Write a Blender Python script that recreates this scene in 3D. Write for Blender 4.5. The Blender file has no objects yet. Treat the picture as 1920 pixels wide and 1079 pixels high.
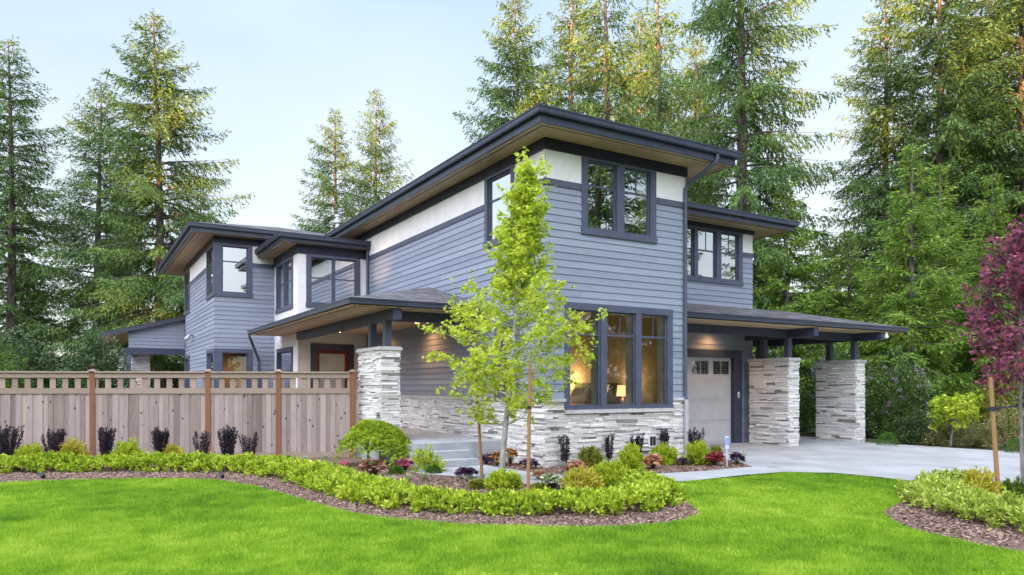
import bpy, math, random
import numpy as np
from mathutils import Vector
R = math.radians
SC = bpy.context.scene
COL = SC.collection

# ------------------------------------------------------------------ camera, sky, sun, exposure
H = 1.6            # eye height
F = 1351.0         # focal length in photo pixels (1920 wide)
HOR = 726.0        # horizon row in the photo
cam = bpy.data.cameras.new('camera'); cam_o = bpy.data.objects.new('camera', cam); COL.objects.link(cam_o)
cam_o.location = (0, 0, H); cam_o.rotation_euler = (R(90), 0, 0)
cam.sensor_fit = 'HORIZONTAL'; cam.sensor_width = 36.0; cam.lens = 36.0*F/1920.0
cam.shift_y = (HOR-539.5)/1920.0
cam.clip_start = 0.1; cam.clip_end = 2000
SC.camera = cam_o

SUN_EL = 5.5
SUN_AZ = 207.0     # compass style: 0 = +Y (view direction), clockwise; behind the camera and to the left
W = bpy.data.worlds.new('World'); SC.world = W; W.use_nodes = True
nt = W.node_tree; bg = nt.nodes['Background']
sky = nt.nodes.new('ShaderNodeTexSky'); sky.sky_type = 'NISHITA'; sky.sun_disc = False
sky.sun_elevation = R(SUN_EL); sky.sun_rotation = R(SUN_AZ)
sky.air_density = 1.0; sky.dust_density = 0.6; sky.ozone_density = 1.6
bg.inputs['Strength'].default_value = 0.08
# thin high veil: whiter towards the horizon, with faint soft cloud
tc = nt.nodes.new('ShaderNodeTexCoord'); mp = nt.nodes.new('ShaderNodeMapping')
mp.inputs['Scale'].default_value = (1.0, 1.0, 2.6)
no = nt.nodes.new('ShaderNodeTexNoise'); no.inputs['Scale'].default_value = 1.5; no.inputs['Detail'].default_value = 5
mr0 = nt.nodes.new('ShaderNodeMapRange'); mr0.inputs['From Min'].default_value = .3; mr0.inputs['From Max'].default_value = .75
mr0.inputs['To Min'].default_value = .50; mr0.inputs['To Max'].default_value = 1.1
sx = nt.nodes.new('ShaderNodeSeparateXYZ')
rp = nt.nodes.new('ShaderNodeValToRGB'); e = rp.color_ramp.elements
e[0].position = .02; e[0].color = (.98, 1.0, 1.0, 1); e[1].position = .62; e[1].color = (.56, .74, 1.0, 1)
vs = nt.nodes.new('ShaderNodeVectorMath'); vs.operation = 'SCALE'; vs.inputs['Scale'].default_value = 2.75
mx = nt.nodes.new('ShaderNodeMix'); mx.data_type = 'RGBA'; mx.blend_type = 'MIX'
nt.links.new(tc.outputs['Generated'], mp.inputs[0]); nt.links.new(mp.outputs[0], no.inputs['Vector'])
nt.links.new(no.outputs['Fac'], mr0.inputs['Value']); nt.links.new(mr0.outputs[0], mx.inputs[0])
nt.links.new(tc.outputs['Generated'], sx.inputs[0]); nt.links.new(sx.outputs[2], rp.inputs[0]); nt.links.new(rp.outputs[0], vs.inputs[0])
nt.links.new(vs.outputs[0], mx.inputs[7]); nt.links.new(sky.outputs[0], mx.inputs[6])
# unseen bright patch added overhead and on the sun's side, to light the house
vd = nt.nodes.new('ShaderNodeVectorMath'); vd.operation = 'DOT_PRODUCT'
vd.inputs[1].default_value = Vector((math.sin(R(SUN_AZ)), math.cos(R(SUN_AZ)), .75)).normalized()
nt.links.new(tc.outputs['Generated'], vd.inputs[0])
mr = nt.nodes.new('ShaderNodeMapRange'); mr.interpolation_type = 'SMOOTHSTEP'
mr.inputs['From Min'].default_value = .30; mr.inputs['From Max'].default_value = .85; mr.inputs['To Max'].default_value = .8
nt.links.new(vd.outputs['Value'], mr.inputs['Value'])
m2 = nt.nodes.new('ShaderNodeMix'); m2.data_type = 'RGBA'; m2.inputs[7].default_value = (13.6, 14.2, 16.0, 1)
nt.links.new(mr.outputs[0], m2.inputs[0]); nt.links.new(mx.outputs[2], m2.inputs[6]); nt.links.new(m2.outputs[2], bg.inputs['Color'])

sun = bpy.data.lights.new('sun', 'SUN'); sun.energy = 5.0; sun.angle = R(0.6); sun.color = (1.0, .52, .14)
sun_o = bpy.data.objects.new('sun', sun); COL.objects.link(sun_o)
_sd = Vector((math.sin(R(SUN_AZ))*math.cos(R(SUN_EL)), math.cos(R(SUN_AZ))*math.cos(R(SUN_EL)), math.sin(R(SUN_EL))))
sun_o.rotation_euler = _sd.to_track_quat('Z', 'Y').to_euler()
sun_o.location = _sd*200
SC.view_settings.view_transform = 'Standard'; SC.view_settings.look = 'None'
SC.view_settings.gamma = 1.0; SC.view_settings.use_curve_mapping = False
SC.view_settings.exposure = 2.42
SC.render.engine = 'CYCLES'
cy = SC.cycles; cy.use_denoising = True; cy.denoising_prefilter = 'NONE'; cy.max_bounces = 8; cy.transparent_max_bounces = 12
cy.sample_clamp_indirect = 6; cy.caustics_reflective = False; cy.caustics_refractive = False

# ------------------------------------------------------------------ helpers
def tag(o, label=None, cat=None, group=None, kind=None):
    if label: o['label'] = label
    if cat: o['category'] = cat
    if group: o['group'] = group
    if kind: o['kind'] = kind
    return o
def empty(name, loc=(0, 0, 0), rz=0, parent=None):
    o = bpy.data.objects.new(name, None); COL.objects.link(o); o.location = loc; o.rotation_euler = (0, 0, rz)
    o.empty_display_size = .2
    if parent: o.parent = parent
    return o
def link(name, me, m=None, parent=None, loc=None):
    if m is not None and not me.materials: me.materials.append(m)
    o = bpy.data.objects.new(name, me); COL.objects.link(o)
    if parent: o.parent = parent
    if loc: o.location = loc
    return o
def np_mesh(name, V, Fq, rnd=None, smooth=False):
    """V (n,3), Fq (m,k) same-size faces, rnd (m,) face attribute"""
    V = np.asarray(V, dtype=np.float32); Fq = np.asarray(Fq, dtype=np.int32)
    me = bpy.data.meshes.new(name); m, k = Fq.shape
    me.vertices.add(len(V)); me.vertices.foreach_set('co', V.ravel())
    me.loops.add(m*k); me.loops.foreach_set('vertex_index', Fq.ravel())
    me.polygons.add(m); me.polygons.foreach_set('loop_start', np.arange(0, m*k, k, dtype=np.int32))
    if smooth: me.polygons.foreach_set('use_smooth', np.ones(m, dtype=bool))
    me.update(calc_edges=True)
    if rnd is not None:
        a = me.attributes.new('rnd', 'FLOAT', 'FACE'); a.data.foreach_set('value', np.asarray(rnd, dtype=np.float32))
    return me
class MB:
    def __init__(s): s.v = []; s.f = []; s.r = []
    def quad(s, a, b, c, d, r=0.5):
        n = len(s.v); s.v += [tuple(a), tuple(b), tuple(c), tuple(d)]; s.f.append((n, n+1, n+2, n+3)); s.r.append(r)
    def poly(s, pts, r=0.5):
        n = len(s.v); s.v += [tuple(p) for p in pts]; s.f.append(tuple(range(n, n+len(pts)))); s.r.append(r)
    def hexa(s, p, r=0.5):      # p: 8 points, 0-3 bottom ring, 4-7 top ring
        n = len(s.v); s.v += [tuple(q) for q in p]
        for f in ((3, 2, 1, 0), (4, 5, 6, 7), (0, 1, 5, 4), (1, 2, 6, 5), (2, 3, 7, 6), (3, 0, 4, 7)):
            s.f.append(tuple(n+i for i in f)); s.r.append(r)
    def box(s, x0, x1, y0, y1, z0, z1, r=0.5):
        s.hexa([(x0, y0, z0), (x1, y0, z0), (x1, y1, z0), (x0, y1, z0), (x0, y0, z1), (x1, y0, z1), (x1, y1, z1), (x0, y1, z1)], r)
    def tube(s, pts, rad, sides=8, cap=True, r=0.5):
        pts = [Vector(p) for p in pts]; n0 = len(s.v)
        if not hasattr(rad, '__len__'): rad = [rad]*len(pts)
        ref = Vector((0.31, 0.95, 0.05))
        for i, p in enumerate(pts):
            t = (pts[min(i+1, len(pts)-1)]-pts[max(i-1, 0)]).normalized()
            u = t.cross(ref)
            if u.length < .05: u = t.cross(Vector((1, 0, .2)))
            u.normalize(); w = t.cross(u)
            for k in range(sides):
                a = 2*math.pi*k/sides
                s.v.append(tuple(p+(u*math.cos(a)+w*math.sin(a))*rad[i]))
        for i in range(len(pts)-1):
            for k in range(sides):
                k2 = (k+1) % sides
                s.f.append((n0+i*sides+k, n0+i*sides+k2, n0+(i+1)*sides+k2, n0+(i+1)*sides+k)); s.r.append(r)
        if cap:
            s.f.append(tuple(n0+k for k in range(sides))[::-1]); s.r.append(r)
            e = n0+(len(pts)-1)*sides; s.f.append(tuple(e+k for k in range(sides))); s.r.append(r)
    def lathe(s, prof, sides=16, c=(0, 0, 0), r=.5):
        n0 = len(s.v)
        for (rr, z) in prof:
            for k in range(sides):
                a = 2*math.pi*k/sides; s.v.append((c[0]+rr*math.cos(a), c[1]+rr*math.sin(a), c[2]+z))
        for i in range(len(prof)-1):
            for k in range(sides):
                k2 = (k+1) % sides
                s.f.append((n0+i*sides+k, n0+i*sides+k2, n0+(i+1)*sides+k2, n0+(i+1)*sides+k)); s.r.append(r)
    def build(s, name, m, parent=None, smooth=False, loc=None):
        me = bpy.data.meshes.new(name); me.from_pydata(s.v, [], s.f)
        if smooth:
            for p in me.polygons: p.use_smooth = True
        a = me.attributes.new('rnd', 'FLOAT', 'FACE'); a.data.foreach_set('value', np.array(s.r, dtype=np.float32))
        return link(name, me, m, parent, loc)

def G(px, py, z=0.0):
    """photo pixel -> world point on the horizontal plane z"""
    Y = F*(H-z)/(py-HOR); return ((px-960)/F*Y, Y)
def GX(px, Y): return (px-960)/F*Y
def ZY(py, Y): return H+(HOR-py)/F*Y

# ------------------------------------------------------------------ materials
def newmat(name):
    m = bpy.data.materials.new(name); m.use_nodes = True; nt = m.node_tree
    return m, nt, nt.nodes['Principled BSDF']
def ramp(nt, stops):
    r = nt.nodes.new('ShaderNodeValToRGB'); el = r.color_ramp.elements
    while len(el) > 1: el.remove(el[-1])
    el[0].position, el[0].color = stops[0][0], (*stops[0][1], 1)
    for p, c in stops[1:]:
        e = el.new(p); e.color = (*c, 1)
    return r
def noise_mat(name, c1, c2, scale=6, rough=.7, bump=.0, bscale=None, stretch=(1, 1, 1), spec=.3, detail=6, metal=0, lo=.35, hi=.65):
    m, nt, b = newmat(name); L = nt.links.new
    tc = nt.nodes.new('ShaderNodeTexCoord'); mp = nt.nodes.new('ShaderNodeMapping'); mp.inputs['Scale'].default_value = stretch
    L(tc.outputs['Object'], mp.inputs[0])
    n = nt.nodes.new('ShaderNodeTexNoise'); n.inputs['Scale'].default_value = scale; n.inputs['Detail'].default_value = detail
    L(mp.outputs[0], n.inputs['Vector'])
    r = ramp(nt, [(lo, c1), (hi, c2)]); L(n.outputs['Fac'], r.inputs[0]); L(r.outputs[0], b.inputs['Base Color'])
    b.inputs['Roughness'].default_value = rough; b.inputs['Specular IOR Level'].default_value = spec; b.inputs['Metallic'].default_value = metal
    if bump:
        n2 = nt.nodes.new('ShaderNodeTexNoise'); n2.inputs['Scale'].default_value = bscale or scale*4; n2.inputs['Detail'].default_value = 8
        L(mp.outputs[0], n2.inputs['Vector'])
        bp = nt.nodes.new('ShaderNodeBump'); bp.inputs['Strength'].default_value = bump; bp.inputs['Distance'].default_value = .02
        L(n2.outputs['Fac'], bp.inputs['Height']); L(bp.outputs[0], b.inputs['Normal'])
    return m
def rnd_mat(name, stops, rough=.7, spec=.3, nscale=8, namp=.25, bump=.3, bscale=40, stretch=(1, 1, 1)):
    """colour picked by the per-face random value, broken up with noise"""
    m, nt, b = newmat(name); L = nt.links.new
    at = nt.nodes.new('ShaderNodeAttribute'); at.attribute_name = 'rnd'
    tc = nt.nodes.new('ShaderNodeTexCoord'); mp = nt.nodes.new('ShaderNodeMapping'); mp.inputs['Scale'].default_value = stretch
    L(tc.outputs['Object'], mp.inputs[0])
    n = nt.nodes.new('ShaderNodeTexNoise'); n.inputs['Scale'].default_value = nscale; n.inputs['Detail'].default_value = 7
    L(mp.outputs[0], n.inputs['Vector'])
    ma = nt.nodes.new('ShaderNodeMath'); ma.operation = 'MULTIPLY_ADD'; ma.inputs[1].default_value = namp*2; ma.inputs[2].default_value = -namp
    L(n.outputs['Fac'], ma.inputs[0])
    ad = nt.nodes.new('ShaderNodeMath'); ad.operation = 'ADD'; ad.use_clamp = True
    L(at.outputs['Fac'], ad.inputs[0]); L(ma.outputs[0], ad.inputs[1])
    r = ramp(nt, stops); L(ad.outputs[0], r.inputs[0]); L(r.outputs[0], b.inputs['Base Color'])
    b.inputs['Roughness'].default_value = rough; b.inputs['Specular IOR Level'].default_value = spec
    if bump:
        n2 = nt.nodes.new('ShaderNodeTexNoise'); n2.inputs['Scale'].default_value = bscale; n2.inputs['Detail'].default_value = 6
        L(mp.outputs[0], n2.inputs['Vector'])
        bp = nt.nodes.new('ShaderNodeBump'); bp.inputs['Strength'].default_value = bump; bp.inputs['Distance'].default_value = .01
        L(n2.outputs['Fac'], bp.inputs['Height']); L(bp.outputs[0], b.inputs['Normal'])
    return m
def leaf_mat(name, stops, transl=.35, rough=.55, spec=.25):
    m, nt, b = newmat(name); L = nt.links.new
    at = nt.nodes.new('ShaderNodeAttribute'); at.attribute_name = 'rnd'
    r = ramp(nt, stops); L(at.outputs['Fac'], r.inputs[0]); L(r.outputs[0], b.inputs['Base Color'])
    b.inputs['Roughness'].default_value = rough; b.inputs['Specular IOR Level'].default_value = spec
    t = nt.nodes.new('ShaderNodeBsdfTranslucent'); L(r.outputs[0], t.inputs['Color'])
    mx = nt.nodes.new('ShaderNodeMixShader'); mx.inputs[0].default_value = transl
    L(b.outputs[0], mx.inputs[1]); L(t.outputs[0], mx.inputs[2]); L(mx.outputs[0], nt.nodes['Material Output'].inputs[0])
    return m
def glass_mat(name, refl, tint=(.9, .95, .95)):
    m, nt, b = newmat(name); L = nt.links.new
    nt.nodes.remove(b)
    g = nt.nodes.new('ShaderNodeBsdfGlossy'); g.inputs['Roughness'].default_value = .0; g.inputs['Color'].default_value = (.95, .97, 1, 1)
    t = nt.nodes.new('ShaderNodeBsdfTransparent'); t.inputs['Color'].default_value = (*tint, 1)
    lw = nt.nodes.new('ShaderNodeLayerWeight'); lw.inputs['Blend'].default_value = .35
    ma = nt.nodes.new('ShaderNodeMath'); ma.operation = 'MULTIPLY_ADD'; ma.inputs[1].default_value = 1-refl; ma.inputs[2].default_value = refl; ma.use_clamp = True
    L(lw.outputs['Fresnel'], ma.inputs[0])
    n = nt.nodes.new('ShaderNodeTexNoise'); n.inputs['Scale'].default_value = 1.3; tc = nt.nodes.new('ShaderNodeTexCoord')
    L(tc.outputs['Object'], n.inputs['Vector'])
    bp = nt.nodes.new('ShaderNodeBump'); bp.inputs['Strength'].default_value = .05; bp.inputs['Distance'].default_value = .02
    L(n.outputs['Fac'], bp.inputs['Height']); L(bp.outputs[0], g.inputs['Normal'])
    mx = nt.nodes.new('ShaderNodeMixShader'); L(ma.outputs[0], mx.inputs[0]); L(t.outputs[0], mx.inputs[1]); L(g.outputs[0], mx.inputs[2])
    L(mx.outputs[0], nt.nodes['Material Output'].inputs[0])
    return m
def plank_mat(name, c1, c2, axis, width=.13, dark=(.08, .055, .035), rough=.55):
    """stained tongue-and-groove boards with knots; boards run along local axis 0 (x) or 1 (y)"""
    m, nt, b = newmat(name); L = nt.links.new
    tc = nt.nodes.new('ShaderNodeTexCoord'); sp = nt.nodes.new('ShaderNodeSeparateXYZ'); L(tc.outputs['Object'], sp.inputs[0])
    across = sp.outputs[1-axis]
    dv = nt.nodes.new('ShaderNodeMath'); dv.operation = 'DIVIDE'; dv.inputs[1].default_value = width; L(across, dv.inputs[0])
    fl = nt.nodes.new('ShaderNodeMath'); fl.operation = 'FLOOR'; L(dv.outputs[0], fl.inputs[0])
    fr = nt.nodes.new('ShaderNodeMath'); fr.operation = 'FRACT'; L(dv.outputs[0], fr.inputs[0])
    wn = nt.nodes.new('ShaderNodeTexWhiteNoise'); wn.noise_dimensions = '1D'; L(fl.outputs[0], wn.inputs['W'])
    mp = nt.nodes.new('ShaderNodeMapping'); sc = [9, 9, 9]; sc[axis] = .9; mp.inputs['Scale'].default_value = sc
    L(tc.outputs['Object'], mp.inputs[0])
    n = nt.nodes.new('ShaderNodeTexNoise'); n.inputs['Scale'].default_value = 2.2; n.inputs['Detail'].default_value = 8; L(mp.outputs[0], n.inputs['Vector'])
    ad = nt.nodes.new('ShaderNodeMath'); ad.operation = 'MULTIPLY_ADD'; ad.inputs[1].default_value = .35; L(wn.outputs['Value'], ad.inputs[0]); L(n.outputs['Fac'], ad.inputs[2])
    r = ramp(nt, [(.35, c1), (.85, c2)]); L(ad.outputs[0], r.inputs[0])
    # knots
    v = nt.nodes.new('ShaderNodeTexVoronoi'); v.inputs['Scale'].default_value = 2.6; L(tc.outputs['Object'], v.inputs['Vector'])
    kr = ramp(nt, [(.035, (0, 0, 0)), (.09, (1, 1, 1))]); L(v.outputs['Distance'], kr.inputs[0])
    gr = ramp(nt, [(.0, (.25,)*3), (.07, (1, 1, 1)), (.93, (1, 1, 1)), (1., (.25,)*3)]); L(fr.outputs[0], gr.inputs[0])
    mu = nt.nodes.new('ShaderNodeMix'); mu.data_type = 'RGBA'; mu.inputs[6].default_value = (*dark, 1); L(kr.outputs[0], mu.inputs[0]); L(r.outputs[0], mu.inputs[7])
    m2 = nt.nodes.new('ShaderNodeMix'); m2.data_type = 'RGBA'; m2.inputs[6].default_value = (*dark, 1); L(gr.outputs[0], m2.inputs[0]); L(mu.outputs[2], m2.inputs[7])
    L(m2.outputs[2], b.inputs['Base Color']); b.inputs['Roughness'].default_value = rough
    return m
def emit_mat(name, col, st):
    m, nt, b = newmat(name); b.inputs['Base Color'].default_value = (*col, 1)
    b.inputs['Emission Color'].default_value = (*col, 1); b.inputs['Emission Strength'].default_value = st
    return m

SIDING = rnd_mat('siding_paint', [(0, (.205, .231, .300)), (1, (.262, .291, .364))], rough=.55, nscale=3, namp=.3, bump=.12, bscale=60, stretch=(1, 1, 4))
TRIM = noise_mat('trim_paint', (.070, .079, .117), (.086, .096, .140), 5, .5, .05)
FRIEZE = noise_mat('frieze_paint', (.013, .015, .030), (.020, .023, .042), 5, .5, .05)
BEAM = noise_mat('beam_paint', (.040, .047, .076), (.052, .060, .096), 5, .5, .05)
GUTTER = noise_mat('gutter_metal', (.030, .035, .055), (.042, .048, .075), 4, .35, spec=.5)
WHITE = noise_mat('stucco_white', (.69, .67, .66), (.76, .74, .73), 2.5, .8, .12, 120)
STUCCO = noise_mat('stucco_entry', (.60, .57, .54), (.68, .65, .61), 2.5, .8, .12, 120)
SOFX = plank_mat('cedar_soffit_x', (.37, .25, .13), (.62, .44, .25), 0)
SOFY = plank_mat('cedar_soffit_y', (.37, .25, .13), (.62, .44, .25), 1)
SHINGLE = rnd_mat('roof_shingle', [(0, (.07, .068, .075)), (.6, (.13, .125, .135)), (1, (.20, .19, .20))], rough=.9, nscale=14, namp=.35, bump=.6, bscale=60)
STONE = rnd_mat('ledge_stone', [(0, (.22, .20, .19)), (.08, (.36, .34, .33)), (.28, (.55, .53, .51)), (.6, (.70, .68, .66)), (1, (.82, .80, .78))], rough=.75, nscale=9, namp=.2, bump=.3, bscale=30)
MORTAR = noise_mat('stone_backing', (.10, .10, .11), (.16, .16, .17), 12, .95)
CAP = noise_mat('cap_stone', (.42, .41, .41), (.56, .55, .55), 7, .8, .3, 60)
CONC = noise_mat('concrete', (.30, .32, .345), (.40, .42, .44), 3, .85, .25, 140)
DOORP = noise_mat('garage_door_paint', (.46, .45, .46), (.50, .49, .50), 3, .5)
REDW = noise_mat('red_door_wood', (.085, .012, .009), (.14, .022, .014), 6, .4, stretch=(1, 1, .15), spec=.4)
DARK = noise_mat('dark_interior', (.02, .02, .022), (.035, .035, .035), 3, .9)
ROOM = noise_mat('bedroom_wall', (.33, .31, .22), (.38, .355, .26), 2, .85)
VINYL = noise_mat('vinyl_jamb', (.68, .74, .75), (.74, .79, .80), 3, .5)
METAL = noise_mat('galvanised_metal', (.35, .36, .38), (.5, .51, .53), 6, .4, metal=.7)
FROST = noise_mat('frosted_glass', (.27, .32, .31), (.35, .39, .37), 2, .25, spec=.6)
GL_UP = glass_mat('window_glass', .58)
GL_BED = glass_mat('bedroom_glass', .10)
GL_DK = glass_mat('garage_glass', .2, (.4, .45, .4))
BOARD = rnd_mat('fence_board', [(0, (.17, .125, .105)), (.4, (.27, .21, .19)), (.7, (.35, .285, .268)), (1, (.42, .325, .275))], rough=.85, nscale=5, namp=.34, bump=.3, bscale=30, stretch=(6, 6, .6))
def add_knots(m, scale, stretch, dark):
    nt = m.node_tree; L = nt.links.new; b = nt.nodes['Principled BSDF']; src = b.inputs['Base Color'].links[0].from_socket
    tc = nt.nodes.new('ShaderNodeTexCoord'); mp = nt.nodes.new('ShaderNodeMapping'); mp.inputs['Scale'].default_value = stretch; L(tc.outputs['Object'], mp.inputs[0])
    v = nt.nodes.new('ShaderNodeTexVoronoi'); v.inputs['Scale'].default_value = scale; L(mp.outputs[0], v.inputs['Vector'])
    r = ramp(nt, [(.09, (0, 0, 0)), (.17, (1, 1, 1))]); L(v.outputs['Distance'], r.inputs[0])
    x = nt.nodes.new('ShaderNodeMix'); x.data_type = 'RGBA'; x.inputs[6].default_value = (*dark, 1); L(r.outputs[0], x.inputs[0]); L(src, x.inputs[7]); L(x.outputs[2], b.inputs['Base Color'])
add_knots(BOARD, 6.0, (1, 1, .8), (.085, .055, .05))
RAIL = rnd_mat('fence_rail', [(0, (.25, .185, .145)), (1, (.36, .275, .225))], rough=.85, nscale=5, namp=.3, bump=.3, bscale=30, stretch=(.6, 6, 6))
POST = rnd_mat('fence_post_wood', [(0, (.19, .085, .045)), (1, (.29, .145, .08))], rough=.8, nscale=5, namp=.35, bump=.3, bscale=30, stretch=(6, 6, .6))
STAKE = rnd_mat('stake_wood', [(0, (.22, .12, .055)), (1, (.36, .21, .10))], rough=.85, nscale=6, namp=.35, bump=.4, bscale=30, stretch=(8, 8, .8))
BARK = noise_mat('conifer_bark', (.07, .055, .05), (.20, .165, .15), 3, .95, .9, 14, (3, 3, .6))
PALEBARK = noise_mat('pale_bark', (.22, .21, .20), (.46, .45, .43), 9, .85, .4, 30, (3, 3, .7))
GREYBARK = noise_mat('grey_bark', (.12, .11, .11), (.26, .25, .25), 9, .85, .4, 30, (3, 3, .7))
TWIG = noise_mat('twig_bark', (.05, .035, .025), (.12, .085, .06), 20, .9)
BLACK = noise_mat('black_plastic', (.015, .015, .017), (.03, .03, .032), 8, .45)
PLWHITE = noise_mat('white_plastic', (.7, .7, .7), (.78, .78, .78), 8, .4)
LAMPW = emit_mat('warm_lamp', (1.0, .62, .28), 9)

# house frame: local x runs along the front wall, y along the left wall, origin at the near corner
U = Vector((.8563, .5165, 0)); V_ = Vector((-.5165, .8563, 0)); C0 = Vector((.653, 14.22, 0)); HROT = math.atan2(.5165, .8563)
def shingle_mat():
    m, nt, b = newmat('asphalt_shingle'); L = nt.links.new
    tc = nt.nodes.new('ShaderNodeTexCoord'); sp = nt.nodes.new('ShaderNodeSeparateXYZ'); L(tc.outputs['Object'], sp.inputs[0])
    def mth(op, a, bb=None, c=None):
        n = nt.nodes.new('ShaderNodeMath'); n.operation = op
        for i, v in enumerate((a, bb, c)):
            if v is None: continue
            if isinstance(v, (int, float)): n.inputs[i].default_value = v
            else: L(v, n.inputs[i])
        return n.outputs[0]
    rowf = mth('DIVIDE', sp.outputs[2], .036); row = mth('FLOOR', rowf); fr = mth('FRACT', rowf)
    s = mth('ADD', sp.outputs[0], sp.outputs[1]); s = mth('DIVIDE', mth('MULTIPLY_ADD', row, .137, s), .21); cl = mth('FLOOR', s)
    cx = nt.nodes.new('ShaderNodeCombineXYZ'); L(row, cx.inputs[0]); L(cl, cx.inputs[1])
    wn = nt.nodes.new('ShaderNodeTexWhiteNoise'); wn.noise_dimensions = '2D'; L(cx.outputs[0], wn.inputs['Vector'])
    n = nt.nodes.new('ShaderNodeTexNoise'); n.inputs['Scale'].default_value = 30; L(tc.outputs['Object'], n.inputs['Vector'])
    v = mth('MULTIPLY_ADD', n.outputs['Fac'], .5, mth('MULTIPLY_ADD', wn.outputs['Value'], .7, -.1))
    r = ramp(nt, [(0, (.03, .027, .03)), (.5, (.085, .08, .088)), (1, (.20, .19, .195))]); L(v, r.inputs[0]); L(r.outputs[0], b.inputs['Base Color'])
    bp = nt.nodes.new('ShaderNodeBump'); bp.inputs['Strength'].default_value = .9; bp.inputs['Distance'].default_value = .02
    hh = mth('ADD', mth('MULTIPLY', mth('SUBTRACT', 1.0, fr), .6), mth('MULTIPLY', wn.outputs['Value'], .6)); L(hh, bp.inputs['Height']); L(bp.outputs[0], b.inputs['Normal'])
    b.inputs['Roughness'].default_value = .9
    return m
SHING = shingle_mat()

house = empty('house', tuple(C0), HROT)
tag(house, 'two-storey slate blue lap-sided house with white ledge stone base and dark flat eaves', 'house')

def P(pl, s, n, z):
    k, c = pl
    if k == 'F': return (s, c-n, z)
    if k == 'L': return (c-n, s, z)
    if k == 'R': return (c+n, s, z)
    return (s, c+n, z)
def pbox(mb, pl, s0, s1, n0, n1, z0, z1, r=.5):
    a = P(pl, s0, n0, z0); b = P(pl, s1, n1, z1)
    mb.box(min(a[0], b[0]), max(a[0], b[0]), min(a[1], b[1]), max(a[1], b[1]), z0, z1, r)
def segs(s0, s1, za, zb, holes):
    iv = [(s0, s1)]
    for h0, h1, hz0, hz1 in holes:
        if hz0 < zb-1e-5 and hz1 > za+1e-5:
            out = []
            for a, b in iv:
                if h1 <= a or h0 >= b: out.append((a, b)); continue
                if h0 > a: out.append((a, h0))
                if h1 < b: out.append((h1, b))
            iv = out
    return iv
def siding(pl, s0, s1, z0, z1, holes=(), seed=1, ex=.1465, ext0=0, ext1=0, zref=None, name='siding_wall'):
    rng = random.Random(seed); mb = MB(); z = z0 if zref is None else zref+math.floor((z0-zref)/ex)*ex; out = .0165
    s0 -= ext0; s1 += ext1
    while z < z1-1e-4:
        zt = z+ex; joints = []
        br = sorted({max(z, z0), min(zt, z1)} | {h for H_ in holes for h in H_[2:] if max(z, z0) < h < min(zt, z1)})
        cut = s0+rng.uniform(.8, 3.6); js = [s0]
        while cut < s1: js.append(cut); cut += 3.66
        js.append(s1); tone = [rng.random() for _ in js]
        for za, zb in zip(br[:-1], br[1:]):
            na = out*(1-(za-z)/ex); nb = out*(1-(zb-z)/ex)
            for a, b in segs(s0, s1, za, zb, holes):
                for q in range(len(js)-1):
                    x0, x1 = max(a, js[q])+(.001 if js[q] > a else 0), min(b, js[q+1])
                    if x1-x0 < .002: continue
                    mb.quad(P(pl, x0, na, za), P(pl, x1, na, za), P(pl, x1, nb, zb), P(pl, x0, nb, zb), tone[q])
                    if abs(za-max(z, z0)) < 1e-6:
                        mb.quad(P(pl, x0, -.001, za), P(pl, x1, -.001, za), P(pl, x1, na, za), P(pl, x0, na, za), tone[q])
        z = zt
    return mb.build(name, SIDING, house)
def panel(name, pl, s0, s1, z0, z1, m, holes=(), n=.006, label=None):
    mb = MB(); br = sorted({z0, z1} | {h for H_ in holes for h in H_[2:] if z0 < h < z1})
    for za, zb in zip(br[:-1], br[1:]):
        for a, b in segs(s0, s1, za, zb, holes): mb.quad(P(pl, a, n, za), P(pl, b, n, za), P(pl, b, n, zb), P(pl, a, n, zb))
    o = mb.build(name, m, house)
    return o
def board(name, pl, s0, s1, z0, z1, m=None, n0=0., n1=.03):
    mb = MB(); pbox(mb, pl, s0, s1, n0, n1, z0, z1); return mb.build(name, m or TRIM, house)
def ledge(mb, pl, s0, s1, z0, z1, holes=(), seed=1, ends=0.0):
    rng = random.Random(seed); z = z0
    while z < z1-.012:
        h = min(rng.choice((.026, .032, .036, .042, .048, .055)), z1-z)
        if z1-(z+h) < .02: h = z1-z
        x = s0-rng.uniform(0, .3); edge0 = rng.uniform(0, ends); edge1 = rng.uniform(0, ends)
        while x < s1:
            ln = rng.choice((.14, .2, .26, .34, .42, .5, .6))*rng.uniform(.85, 1.15)
            for a, b in segs(max(x, s0-edge0), min(x+ln, s1+edge1), z, z+h, holes):
                if b-a < .015: continue
                parts = [(z, z+h)]
                if h > .05 and rng.random() < .35:
                    k = rng.uniform(.35, .65); parts = [(z, z+h*k), (z+h*k, z+h)]
                for za, zb in parts:
                    d = rng.choice((.010, .018, .026, .034, .044)); t = rng.uniform(-.004, .004); t2 = rng.uniform(-.004, .004); g = .0022
                    r = rng.random()
                    r = r*.12 if r < .08 else .25+.75*rng.random()
                    x0, x1, y0, y1 = a+g, b-g, za+g, zb-g
                    q = [P(pl, x0, 0, y0), P(pl, x1, 0, y0), P(pl, x1, d+t+t2, y0), P(pl, x0, d-t+t2, y0),
                         P(pl, x0, 0, y1), P(pl, x1, 0, y1), P(pl, x1, d+t-t2, y1), P(pl, x0, d-t-t2, y1)]
                    if pl[0] in 'FR': q = [q[3], q[2], q[1], q[0], q[7], q[6], q[5], q[4]]
                    mb.hexa(q, r)
            x += ln
        z += h
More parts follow.
